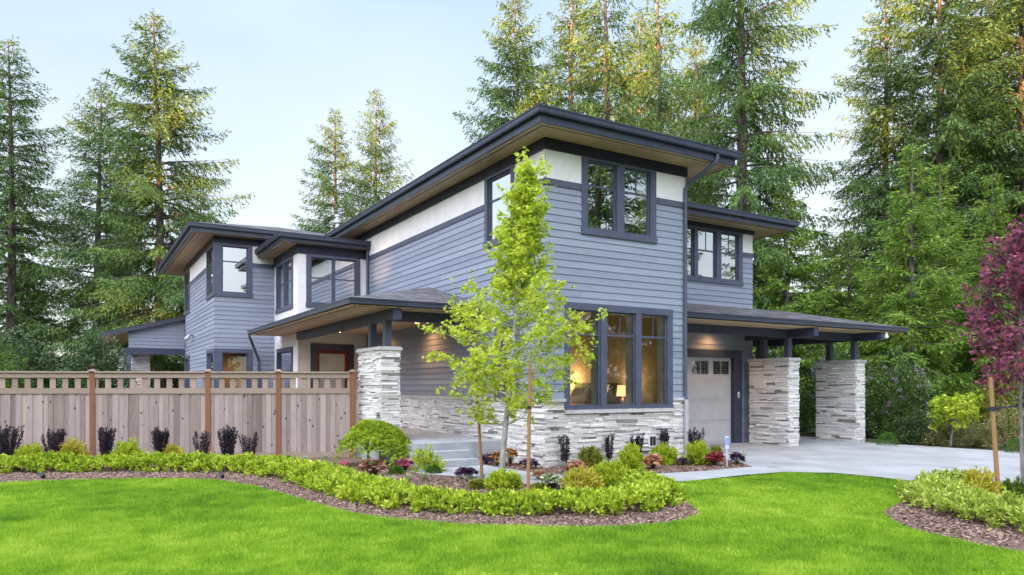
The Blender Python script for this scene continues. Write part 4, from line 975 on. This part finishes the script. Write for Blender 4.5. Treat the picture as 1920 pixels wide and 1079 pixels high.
def mound(x, base, w, top, lab, seed):
    Y = F*H/(base-HOR); ww = W_(w, Y); h = max(.08, ZY(top, Y)); rg = np.random.default_rng(seed); n = 1500
    d = nrm(rg.normal(0, 1, (n, 3))); d[:, 2] = abs(d[:, 2]); Pp = d*np.array([ww/2, ww/2, h])*(.82+.2*rg.random((n, 1)))
    V, Fq, q = leaves(Pp, d+rg.normal(0, .5, (n, 3)), .028, .014, rg); o = link('boxwood_mound', np_mesh('boxwood_mound', V, Fq, rg.random(n)), BOX, None, (GX(x, Y), Y, .008)); tag(o, lab, 'boxwood', 'small clipped boxwood mounds')
mound(743, 890, 27, 875, 'clipped green boxwood mound left of the hot pink coral bells', 1); mound(813, 889, 28, 874, 'clipped green boxwood mound under the airy shrub by the steps', 2)
mound(682, 884, 18, 868, 'small boxwood mound half behind the bronze coral bells', 3); mound(541, 872, 20, 856, 'dark green boxwood mound right of the third fence post base', 4)
mound(1664, 836, 36, 811, 'round pale green ball shrub right of the outer carport column', 5); mound(1906, 850, 34, 822, 'round pale green ball shrub at the far right behind the driveway', 6)

# ---- laceleaf maple ------------------------------------------------------------------------------
def lace():
    rg = np.random.default_rng(77); Y = 14.55; x = GX(690, Y); e = empty('laceleaf_maple', (x, Y, .008)); tag(e, 'weeping green laceleaf maple dome in front of the stone porch column', 'maple')
    mb = MB(); n = 26; a = np.arange(n)*2.4; tips = []
    for i in range(n):
        q = .35+.65*math.sqrt((i+.5)/n); rr = .87*q; tx, ty = math.cos(a[i])*rr, math.sin(a[i])*rr*.85
        tips.append((tx+.14, ty, .88*(1-.62*q**2.2)))
    for t in tips:
        mb.tube([(0, 0, .28), (t[0]*.3, t[1]*.3, .28+(t[2]+.1-.28)*.75), (t[0]*.7, t[1]*.7, t[2]+.03), t], [.014, .010, .007, .003], 5, cap=False)
    mb.tube([(0, 0, 0), (.01, 0, .15), (0, 0, .32)], [.04, .032, .028], 8); mb.build('trunk', GREYBARK, e, smooth=True)
    P_ = []; D_ = []
    for t in tips:
        t = np.array(t); m = 760; q = rg.random(m)**.7; rad = np.array([t[0]-.14, t[1]]); rn = np.linalg.norm(rad)+1e-6
        a = np.arctan2(rad[1], rad[0])+rg.normal(0, .30/max(.35, rn), m)*.8; r2 = np.linalg.norm(t[:2])*q*(.75+.4*rg.random(m)); zz = .88*(1-.62*np.minimum(1.05, r2/.8)**2.2)+rg.normal(0, .022, m)-.10*rg.random(m)**2*(r2/.8)
        if t[2] < .6: zz -= .18*rg.random(m)*(r2/.8)**2
        P_.append(np.stack([.14*np.minimum(1, r2/.4)+np.cos(a)*r2, np.sin(a)*r2*.9, zz], 1)); D_.append(np.stack([np.cos(a), np.sin(a), -.25-.9*(r2/.8)**1.5], 1)+rg.normal(0, .35, (m, 3)))
    Pp = np.concatenate(P_); D = np.concatenate(D_)
    V, Fq, q = leaves(Pp, D, .056*(.6+.7*rg.random(len(Pp))), .036, rg, lobes=3)
    k = vnoise(Pp[:, 0]*1.0, Pp[:, 2]*2+Pp[:, 1], .12, 3)
    link('crown', np_mesh('crown', V, Fq, np.repeat(np.clip(.55*k+.45*rg.random(len(Pp)), 0, 1), q)), LACE, e)
lace()

# ---- broadleaf tree builder ------------------------------------------------------------------------
def leafy_tree(name, loc, label, cat, h, prof, m, bark, nb=34, z0=.25, seed=0, L=.065, lobes=3, per=7, sub=7, trunk_r=.045, lean=(0, 0), asc=1.0, node=9, group=None):
    """prof(t) -> crown radius at relative height t; limbs climb from the trunk and carry leaf clusters"""
    rg = np.random.default_rng(seed); e = empty(name, (*loc, .008)); tag(e, label, cat, group); mb = MB()
    def tp(t): return np.array([lean[0]*t+.04*math.sin(3*t+seed), lean[1]*t+.03*math.sin(4*t+1), h*t])
    ts = np.linspace(0, 1, 12); mb.tube([tp(t) for t in ts], [trunk_r*(1-t)**.8+.004 for t in ts], 8, r=.5)
    P_ = []; D_ = []
    for i in range(nb):
        t = z0+(1-z0)*((i+rg.random()*.8)/nb)**.82; r = prof(t); a = i*2.399+rg.normal(0, .35); el = (.55+.35*t)*asc+rg.normal(0, .12)
        p0 = tp(t*.86); tip = tp(min(1.02, t)); tip = tip+np.array([math.cos(a)*r, math.sin(a)*r, 0])*(.80+.3*rg.random())+np.array([0, 0, rg.normal(0, .10)+.1*asc])
        if t > .93: tip = tp(1.0)+rg.normal(0, .08, 3)
        mid = (p0+tip)/2+np.array([math.cos(a)*r*.12, math.sin(a)*r*.12, -.06*r]); ln = np.linalg.norm(tip-p0)
        mb.tube([p0, mid, tip], [max(.004, trunk_r*.42*(1-t)+.004), .006, .002], 5, cap=False)
        for j in range(sub):
            f = .25+.75*(j+rg.random())/sub; c = (1-f)**2*p0+2*f*(1-f)*mid+f*f*tip; d = nrm(tip-p0)*.7+rg.normal(0, .6, 3)+np.array([0, 0, .25]); l = (.14+.30*rg.random())*min(1., .4+ln*.6)
            q = c+nrm(d)*l; mb.tube([c, q], [.003, .0012], 3, cap=False)
            for kx in range(node):
                g = c+(q-c)*rg.uniform(.25, 1.1)+rg.normal(0, .03, 3)
                for _ in range(per): P_.append(g+rg.normal(0, .028, 3)); D_.append(nrm(d)*.4+rg.normal(0, .8, 3)+np.array([0, 0, -.15]))
    mb.build('trunk', bark, e, smooth=True); Pp = np.array(P_); n = len(Pp)
    V, Fq, q = leaves(Pp, np.array(D_), L*(.6+.7*rg.random(n)), L*1.0, rg, lobes=lobes)
    link('crown', np_mesh('crown', V, Fq, np.repeat(rg.random(n), q)), m, e); return e
def prof_y(t):
    return float(np.interp(t, [.2, .28, .36, .44, .52, .60, .66, .72, .80, .9, 1.0], [.40, .90, 1.20, 1.36, 1.26, .86, .42, .31, .28, .22, .10]))
leafy_tree('young_tree', (GX(943, 11.6), 11.6), 'young lime green staked tree with pale trunk before the house corner', 'tree', 5.02, prof_y, YTREE, PALEBARK, nb=86, z0=.21, seed=5, L=.057, per=4, sub=9, node=5, trunk_r=.05, lean=(.36, 0), lobes=3)
def prof_r(t): return float(np.interp(t, [.3, .45, .6, .8, 1.0], [.34, .54, .62, .52, .16]))
leafy_tree('plum_leaf_maple', (GX(1920, 10.3), 10.3), 'purple leaved young maple cut by the right edge of the photo', 'tree', 3.75, prof_r, REDM, GREYBARK, nb=46, z0=.40, seed=9, L=.055, per=3, sub=9, node=5, trunk_r=.027, lean=(.05, .1))
def prof_s(t): return float(np.interp(t, [.4, .6, .75, .9, 1.0], [.35, .62, .58, .4, .12]))
leafy_tree('small_maple', (GX(1785, 19.0), 19.0), 'small yellow green maple behind the driveway', 'tree', 1.22, prof_s, LIME, GREYBARK, nb=30, z0=.5, seed=12, L=.06, per=4, sub=6, node=5, trunk_r=.03)
# ---- stakes, tie, sign, path lights ------------------------------------------------------------------
def stake(x0, x1, top, Y, lab, r=.028, group='wooden tree stakes'):
    o = empty('tree_stake', (GX(x1, Y), Y, 0)); tag(o, lab, 'stake', group); z = ZY(top, Y); mb = MB()
    mb.tube([(0, 0, 0), (GX(x0, Y)-GX(x1, Y), 0, z)], [r, r*.92], 10, r=.6); mb.build('pole', STAKE, o); return o, z
s, z = stake(893, 904, 706, 12.3, 'left stake of the young tree, leaning slightly left')
mb = MB(); mb.tube([(-.09, 0, 1.32), (-.09, 0, 1.36)], .034, 10); mb.build('tie', BLACK, s)
s, z = stake(994, 990, 685, 10.6, 'right stake of the young tree, taller and upright')
mb = MB(); mb.tube([(.02, 0, 1.28), (.02, 0, 1.32)], .034, 10); mb.build('tie', BLACK, s)
s, z = stake(1857, 1873, 707, 9.9, 'single stake in the right bed with a dark tie strap', .031)
mb = MB(); mb.tube([(-.09, .0, 1.27), (-.09, 0, 1.33)], .037, 10); mb.tube([(-.07, 0, 1.30), (.2, .18, 1.315), (.55, .42, 1.33)], .012, 6); mb.build('tie', noise_mat('tie_strap', (.015, .018, .04), (.03, .035, .07), 9, .6), s)
SIGNP = noise_mat('sign_plastic', (.42, .46, .58), (.5, .54, .66), 9, .5)
Y = F*H/(876-HOR); o = empty('yard_sign', (GX(1363, Y), Y, 0)); tag(o, 'small blue and white sign on a white stake beside the driveway', 'sign')
mb = MB(); mb.box(-.012, .012, -.006, .006, 0, .42); mb.build('stake', SIGNP, o)
mb = MB(); mb.box(-.04, .04, -.014, -.0065, .36, .62); f = mb.build('panel', SIGNP, o)
mb = MB(); mb.box(-.036, .036, -.017, -.0145, .44, .58); mb.build('blue_field', noise_mat('sign_blue', (.22, .28, .55), (.28, .34, .62), 12, .5), f)
for x, y, lab in ((80, 900, 'small black path light at the lawn edge below the fan barberry'), (416, 899, 'small black path light at the lawn edge below the tall barberry')):
    p = G(x, y); o = empty('path_light', (*p, 0)); tag(o, lab, 'path light', 'black path lights at the lawn edge')
    mb = MB(); mb.tube([(0, 0, 0), (0, 0, .06)], .012, 8); mb.build('spike', BLACK, o); mb = MB(); mb.tube([(0, .03, .05), (0, -.05, .10)], [.035, .045], 12); mb.build('lamp_head', BLACK, o)
# ================================================================== background shrubs
def bush(name, x, Y, w, h, label, m, seed, n=9000, L=.10, Wd=.04, blossom=None, nb=0, cat='shrub', group=None, d=None, per=9, base=.1):
    """big shrub: clumps of leaves spread through an uneven volume, on a few visible stems"""
    rg = np.random.default_rng(seed); e = empty(name, (x, Y, 0)); tag(e, label, cat, group); d = d or w*.7; nc = n//per
    u = nrm(rg.normal(0, 1, (nc, 3))); u[:, 2] = abs(u[:, 2]); q = (.55+.45*rg.random(nc)**.5)
    lump = .72+.5*vnoise(u[:, 0]*3+seed, u[:, 2]*3+u[:, 1]*2, .6, seed)
    C = u*np.array([w/2, d/2, h])*(q*lump)[:, None]; low = rg.random(nc) < .3; C[low, 2] *= rg.random(low.sum()); C[:, 2] = np.maximum(C[:, 2], base*rg.random(nc))
    Pp = np.repeat(C, per, 0)+rg.normal(0, L*.55, (nc*per, 3)); Pp[:, 2] = np.maximum(Pp[:, 2], .02)
    D = np.repeat(u, per, 0)*.5+rg.normal(0, .7, (nc*per, 3))+np.array([0, 0, .1])
    V, Fq, qn = leaves(Pp, D, L*(.6+.7*rg.random(len(Pp))), Wd*(.7+.6*rg.random(len(Pp))), rg)
    r = np.repeat(rg.random(nc)*.55, per)+.45*rg.random(len(Pp)); link('foliage', np_mesh('foliage', V, Fq, r), m, e)
    if blossom is not None:
        ub = nrm(rg.normal(0, 1, (nb, 3))); ub[:, 2] = abs(ub[:, 2]); ub[:, 1] = -abs(ub[:, 1]); Cb = ub*np.array([w/2, d/2, h])*(.86+.15*rg.random((nb, 1)))
        Pb = np.repeat(Cb, 14, 0)+rg.normal(0, .035, (nb*14, 3)); Vb, Fb, _ = leaves(Pb, rg.normal(0, 1, (nb*14, 3))+np.repeat(ub, 14, 0), .06, .05, rg)
        link('blossom', np_mesh('blossom', Vb, Fb, rg.random(nb*14)), blossom, e)
    mb = MB()
    for k in range(7):
        a = k*.9+seed; mb.tube([(math.cos(a)*.05, math.sin(a)*.05, 0), (math.cos(a)*w*.12, math.sin(a)*d*.12, h*.35), (math.cos(a)*w*.28, math.sin(a)*d*.28, h*.75)], [.03, .022, .01], 5, cap=False)
    mb.build('stems', TWIG, e); return e
def bpx(name, x0, x1, top, Y, label, m, seed, **kw):
    return bush(name, GX((x0+x1)/2, Y), Y, GX(x1, Y)-GX(x0, Y), ZY(top, Y), label, m, seed, **kw)
LAUREL = pal('laurel_leaf', (.035, .075, .03), (.065, .125, .045), (.105, .18, .065), (.17, .25, .10), tr=.2, spec=.4)
RG_ = 'rhododendrons behind the carport'
bpx('rhododendron', 1480, 1650, 640, 24.5, 'dark flowering rhododendron seen between the two carport columns', RHOD, 1, n=13000, blossom=LILAC, nb=26, group=RG_)
bpx('rhododendron', 1615, 1765, 668, 23.0, 'dark rhododendron with lilac blossoms just right of the outer carport column', RHOD, 2, n=13000, blossom=LILAC, nb=40, group=RG_)
bpx('rhododendron', 1400, 1500, 655, 27.0, 'rhododendron glimpsed above the inner carport column', RHOD, 3, n=7000, blossom=LILAC, nb=10, group=RG_)
bpx('shrub', 1685, 1760, 772, 20.6, 'low blue green shrub right of the round ball shrub', DKGRN, 4, n=6000, L=.07, Wd=.03)
bpx('pieris_shrub', 1735, 1840, 782, 19.8, 'salmon tipped pieris behind the small yellow green maple', PIER, 5, n=7000, L=.06, Wd=.025, group='salmon tipped pieris shrubs')
bpx('pieris_shrub', 1825, 1960, 758, 19.2, 'salmon tipped pieris at the right edge behind the stake', PIER, 6, n=7000, L=.06, Wd=.025, group='salmon tipped pieris shrubs')
bpx('shrub', 1740, 1850, 700, 26.0, 'bright green shrub above the small yellow green maple', MIDGRN, 7, n=8000, L=.10, Wd=.05)
bpx('shrub', 1835, 1990, 690, 25.0, 'olive green shrub behind the purple leaved maple', OLIVE, 8, n=8000, L=.10, Wd=.05)
bpx('shrub', 1660, 1760, 690, 28.0, 'mid green shrub behind the lilac rhododendron', MIDGRN, 9, n=7000, L=.1, Wd=.05)
bpx('laurel_hedge', -40, 115, 626, 24.5, 'dark evergreen bush behind the fence at the far left', LAUREL, 11, n=30000, L=.11, Wd=.055, d=2.2, group='evergreens behind the fence')
bpx('laurel_hedge', 95, 240, 632, 25.0, 'dark evergreen bush left of the covered patio', LAUREL, 12, n=30000, L=.11, Wd=.055, d=2.2, group='evergreens behind the fence')
bpx('laurel_hedge', 262, 372, 652, 43.0, 'dark evergreen bush seen under the patio roof', LAUREL, 13, n=16000, L=.14, Wd=.07, d=2.5, group='evergreens behind the fence')
bpx('laurel_hedge', -60, 60, 640, 22.0, 'lighter green bush peeping over the fence at the left edge', MIDGRN, 14, n=8000, L=.09, Wd=.045, d=1.6, group='evergreens behind the fence')
# pale rail beyond the shrubs at the right
o = empty('timber_rail', (GX(1800, 30), 30, 0)); tag(o, 'pale weathered horizontal rail showing between the shrubs at right', 'rail')
mb = MB(); mb.box(-2.2, 3.2, -.06, .06, 1.40, 1.60); mb.build('beam', RAIL, o)
for x in (-2.0, .5, 3.0):
    mb = MB(); mb.box(x-.07, x+.07, -.05, .09, 0, 1.41); mb.build('post', RAIL, o)

# ================================================================== conifers
NEED = leaf_mat('needles', [(0, (.036, .076, .026)), (.35, (.085, .158, .045)), (.7, (.15, .245, .064)), (1, (.25, .345, .09))], .3, .6, .2)
NEEDL = leaf_mat('light_needles', [(0, (.07, .13, .026)), (.35, (.15, .26, .04)), (.7, (.26, .38, .06)), (1, (.38, .49, .10))], .35, .6, .2)
def conifer(Hh, Rr, cb, nw, seed, droop=.5, hang=.5, dens=1.0, sp=.17, bare=14, shape=.75, thin=0., per=5):
    """fir with nw whorls of boughs; each bough carries side twigs hung with many small needle sprays"""
    rg = np.random.default_rng(seed); mb = MB(); ts = np.linspace(0, 1, 14); wob = lambda t: np.array([.25*math.sin(2.2*t+seed), .22*math.sin(2.9*t+seed*2), 0])*t
    tp = lambda t: wob(t)+np.array([0, 0, Hh*t]); r0 = Hh*.0125
    mb.tube([tp(t) for t in ts], [r0*(1-t)**.85+.012 for t in ts], 9)
    PP = []; DD = []; RR = []; k_ = .17/sp
    for wi in range(nw):
        f0 = (wi+.6*rg.random())/nw; wl = rg.uniform(.78, 1.15); a0 = rg.random()*6.28
        for bi in range(per):
            f = min(.995, f0+rg.normal(0, .18)/nw); f = max(f, 0.); t = cb+(1-cb)*f**.95; a = a0+bi*6.283/per+rg.normal(0, .28)
            if rg.random() < .05+thin*max(0, .62-f): continue
            lr = (Rr*((1-f)**shape*.96+.04)*wl*rg.uniform(.55, 1.22))*(1 if f > .16 else .6+2.4*f)
            e0 = -.22+.95*f+rg.normal(0, .10); m = 7; p = tp(t); pts = [p]; ds = []
            for s in range(m):
                el = e0-droop*(s/m)*(1-f*.4)+(.5 if s >= m-2 else 0)*(1-f*.5); d = np.array([math.cos(a)*math.cos(el), math.sin(a)*math.cos(el), math.sin(el)]); p = p+d*lr/m; pts.append(p); ds.append(d)
            pts = np.array(pts); mb.tube(pts[[0, 2, 4, 6]], [.012+.010*lr, .008+.006*lr, .010, .004], 4, cap=False)
            side = np.array([-math.sin(a), math.cos(a), 0]); nl = max(3, int(lr/.15*dens)); br = rg.random()
            for j in range(nl):
                s = .10+.90*(j+rg.random())/nl; k = s*m; i0 = min(m-1, int(k)); c = pts[i0]+(pts[i0+1]-pts[i0])*(k-i0); d = ds[i0]
                for sg in (-1, 1):
                    l = min(.95, (.14+.34*lr*(1-s)**.8)*rg.uniform(.45, 1.2)); n_ = max(2, int(l/.058*dens*k_)); v = nrm(d*.72+side*sg*.62+np.array([0, 0, -hang*(.2+.9*rg.random())]))
                    q = (np.arange(n_)+rg.random(n_))/n_; x = c+v*(q*l)[:, None]; x[:, 2] -= hang*.35*l*q**2; x += rg.normal(0, .018/k_, (n_, 3))
                    PP.append(x); DD.append(np.tile(v, (n_, 1))+rg.normal(0, .38, (n_, 3))+np.array([0, 0, -hang*.5])*q[:, None]); RR.append(np.full(n_, br))
    for i in range(bare):
        t = cb*(.35+.65*rg.random())+.1*rg.random(); a = rg.random()*6.28; l = rg.uniform(.6, 2.2); p = tp(t); q = p+np.array([math.cos(a)*l, math.sin(a)*l, rg.normal(-.1, .25)]); mb.tube([p, (p+q)/2+np.array([0, 0, .05]), q], [.03, .02, .006], 3, cap=False)
    Pp = np.concatenate(PP); n = len(Pp); D = np.concatenate(DD); br = np.concatenate(RR)
    V, Fq, qn = leaves(Pp, D, sp*(.65+.75*rg.random(n)), sp*.31, rg, up=np.array([0, 0, 1.])+rg.normal(0, .8, (n, 3)))
    r = np.clip(.42*br+.58*rg.random(n), 0, 1)
    cm = np_mesh('crown', V, Fq, r); tm = bpy.data.meshes.new('trunk'); tm.from_pydata(mb.v, [], mb.f)
    for p in tm.polygons: p.use_smooth = True
    tm.materials.append(BARK); return tm, cm
PROTO = {'spire': conifer(22, 5.2, .14, 46, 1, .55, .7, 1.0, .19, thin=.5, bare=26), 'broad': conifer(22, 6.2, .14, 46, 2, .7, .9, 1.0, .20, thin=.42, bare=26), 'open': conifer(22, 5.2, .22, 36, 3, .55, .8, 1.0, .20, thin=.3, bare=24),
         'thin': conifer(22, 4.2, .22, 38, 4, .4, .7, 1.05, .19, bare=30), 'big': conifer(28, 6.8, .12, 46, 5, .75, .95, 1.0, .21, thin=.22), 'young': conifer(9, 2.5, .02, 38, 6, .5, .5, 1.3, .15, 0, .85),
         'wispy': conifer(22, 4.6, .20, 34, 7, .8, 1.1, .95, .19, bare=40, thin=.2)}
CROWNS = {}
def fir(kind, x, Y, top, label, rz=0., group=None, m=None, wide=1.0, name='fir_tree'):
    tm, cm = PROTO[kind]; m = m or NEED; key = (kind, m.name)
    if key not in CROWNS:
        c = cm.copy(); c.materials.clear(); c.materials.append(m); CROWNS[key] = c
    hh = {'big': 28, 'young': 9}.get(kind, 22); s = ZY(top, Y)/hh
    e = empty(name, (GX(x, Y), Y, -.03), rz); e.scale = (s*wide, s*wide, s); tag(e, label, 'tree', group)
    link('trunk', tm, None, e); link('crown', CROWNS[key], None, e); return e
GL, GC, GR = 'tall firs behind the fence on the left', 'pair of firs behind the roof', 'firs and cedars on the right'
fir('spire', 18, 40, 76, 'tall fir at the left edge of the photo', .4, GL, wide=1.15)
fir('spire', 182, 46, 148, 'shorter fir with golden top between the two tallest on the left', 2.1, GL, wide=1.1)
fir('broad', 297, 41, 22, 'tallest fir on the left, above the left eave of the house', 1.2, GL, wide=1.12)
fir('thin', 372, 60, 330, 'thin fir half hidden behind the left roof corner', 2.5, GL)
fir('wispy', 240, 56, 235, 'wispy fir between the golden topped one and the tallest', 3.5, GL)
fir('open', 400, 75, 395, 'short distant fir just above the left roof corner', .7, GL)
fir('young', 60, 46, 500, 'bushy young fir low behind the far left bushes', 3.9, GL, None, 1.3)
fir('open', -75, 44, 120, 'fir mostly outside the left edge of the photo', 5.0, GL)
fir('open', 634, 62, 203, 'left fir of the pair rising behind the low roof', .3, GC, wide=1.0)
fir('open', 707, 66, 170, 'right and taller fir of the pair behind the roof', 2.0, GC, wide=.92)
fir('broad', 972, 38, -25, 'drooping fir left of the group above the main roof', .8, GR, wide=.92)
fir('thin', 1065, 44, -70, 'fir behind the peak of the main roof', 1.9, GR)
fir('wispy', 1142, 40, -120, 'sparse fir with golden upper boughs above the main roof', 4.0, GR, wide=1.0)
fir('wispy', 1235, 50, -60, 'thin fir behind the upper front window', 5.2, GR)
fir('big', 1388, 36, -420, 'giant fir with thick trunk right of the main roof', 2.4, GR, wide=.9)
fir('broad', 1300, 47, 60, 'smaller fir filling the gap left of the giant trunk', 3.3, GR, wide=.8)
fir('young', 1480, 33, 330, 'light green cedar behind the garage eave', 1.0, GR, NEEDL, 1.2, 'cedar_tree')
fir('young', 1330, 38, 300, 'light green cedar left of the garage eave', 2.0, GR, NEEDL, 1.2, 'cedar_tree')
fir('spire', 1655, 42, -40, 'tall fir right of the sky gap beside the giant trunk', .2, GR, wide=1.0)
fir('broad', 1760, 39, -160, 'dense tall fir in the middle of the right hand group', 1.4, GR)
fir('thin', 1850, 46, -120, 'straight fir behind the purple leaved maple', 2.2, GR)
fir('spire', 1925, 38, -220, 'tall fir at the right edge of the photo', 3.9, GR, wide=1.1)
fir('spire', 1810, 58, 40, 'fir further back between the dense fir and the right edge', 4.6, GR, wide=1.15)
fir('open', 1205, 60, 20, 'fir further back above the roof ridge', 1.3, GR)
fir('broad', 2060, 36, -100, 'fir mostly outside the right edge of the photo', .1, GR)
fir('young', 1712, 28, 262, 'bright green cedar in front of the right hand firs', .5, GR, NEEDL, 1.0, 'cedar_tree')
fir('young', 1600, 34, 430, 'light green cedar above the carport roof', 2.9, GR, NEEDL, 1.2, 'cedar_tree')
fir('young', 1850, 30, 330, 'light green cedar behind the purple leaved maple', 4.1, GR, NEEDL, 1.0, 'cedar_tree')
fir('young', 1770, 33, 300, 'tall light green cedar between the firs and the purple maple', .9, GR, NEEDL, .9, 'cedar_tree')
fir('young', 1655, 31, 470, 'bushy light green cedar above the end of the carport roof', 3.4, GR, NEEDL, 1.3, 'cedar_tree')
fir('young', 1540, 42, 470, 'low light green cedar in the sky gap', 4.9, GR, NEEDL, 1.3, 'cedar_tree')
fir('young', 1950, 25, 440, 'light green cedar at the right edge', 5.5, GR, NEEDL, 1.0, 'cedar_tree')

# ---- woodland masses: one behind the scene, one across the street behind the viewer -----------------
def wood(name, label, spots, seed, fine=False):
    rg = np.random.default_rng(seed); tm, cm = conifer(24, 5.0, .10, 36, seed, .6, .8, 1.0, .34, 20) if fine else conifer(24, 4.6, .04, 15, seed, .6, .6, .45, .85, 0); n = len(cm.vertices); cv = np.empty(n*3, np.float32); cm.vertices.foreach_get('co', cv); cv = cv.reshape(-1, 3)
    nf = len(cm.polygons); fi = np.empty(nf*4, np.int32); cm.loops.foreach_get('vertex_index', fi); fi = fi.reshape(-1, 4)
    tn = len(tm.vertices); tv = np.empty(tn*3, np.float32); tm.vertices.foreach_get('co', tv); tv = tv.reshape(-1, 3); tf_ = [tuple(p.vertices) for p in tm.polygons if len(p.vertices) == 4]; tf_ = np.array(tf_, np.int32)
    Vs = []; Fs = []; Rs = []; TV = []; TF = []; o = 0; to = 0
    for x, y, h in spots:
        a = rg.random()*6.28; s = h/24*rg.uniform(.95, 1.05); w = s*rg.uniform(.9, 1.3); M = np.array([[math.cos(a)*w, -math.sin(a)*w, 0], [math.sin(a)*w, math.cos(a)*w, 0], [0, 0, s]], np.float32)
        Vs.append(cv@M.T+np.array([x, y, 0], np.float32)); Fs.append(fi+o); o += n; Rs.append(rg.random(nf)*.6+.4*rg.random()); TV.append(tv@M.T+np.array([x, y, 0], np.float32)); TF.append(tf_+to); to += tn
    e = empty(name); tag(e, label, 'woodland', kind='stuff')
    a = link('crowns', np_mesh('crowns', np.concatenate(Vs), np.concatenate(Fs), np.concatenate(Rs)), NEED, e); b = link('trunks', np_mesh('trunks', np.concatenate(TV), np.concatenate(TF)), BARK, e)
    tag(a, kind='stuff'); tag(b, kind='stuff')
rg = random.Random(3)
wood('woodland', 'distant dark conifer wood closing the view behind the trees at right', [(rg.uniform(16, 62), rg.uniform(58, 72), rg.uniform(11, 17)) for _ in range(26)], 31)
sp = []
dx, dy = math.sin(R(SUN_AZ)), math.cos(R(SUN_AZ))
for k in range(190):
    u = rg.uniform(-55, 75); d = rg.choice((58, 68, 78, 88))+rg.uniform(-4, 4)
    sp.append((dx*d+dy*u*1.0, dy*d-dx*u*1.0, rg.choice((20, 23, 27, 33))*rg.uniform(.95, 1.05)))
wood('street_woodland', 'tall conifer wood across the street, mirrored in the windows', sp, 32)
wood('side_woodland', 'conifers beyond the driveway to the right, mirrored in the upper windows', ((26, 5.5, 22), (31, -2.5, 21), (36, 9, 22), (41, -7, 18), (50, 2, 23), (34, -13, 22), (60, -16, 23), (46, 15, 20), (42, -24, 22), (21, -19, 19), (30, -29, 22), (39, -38, 23), (27, -40, 21)), 33, True)
SC.render.resolution_x, SC.render.resolution_y = 1024, 575
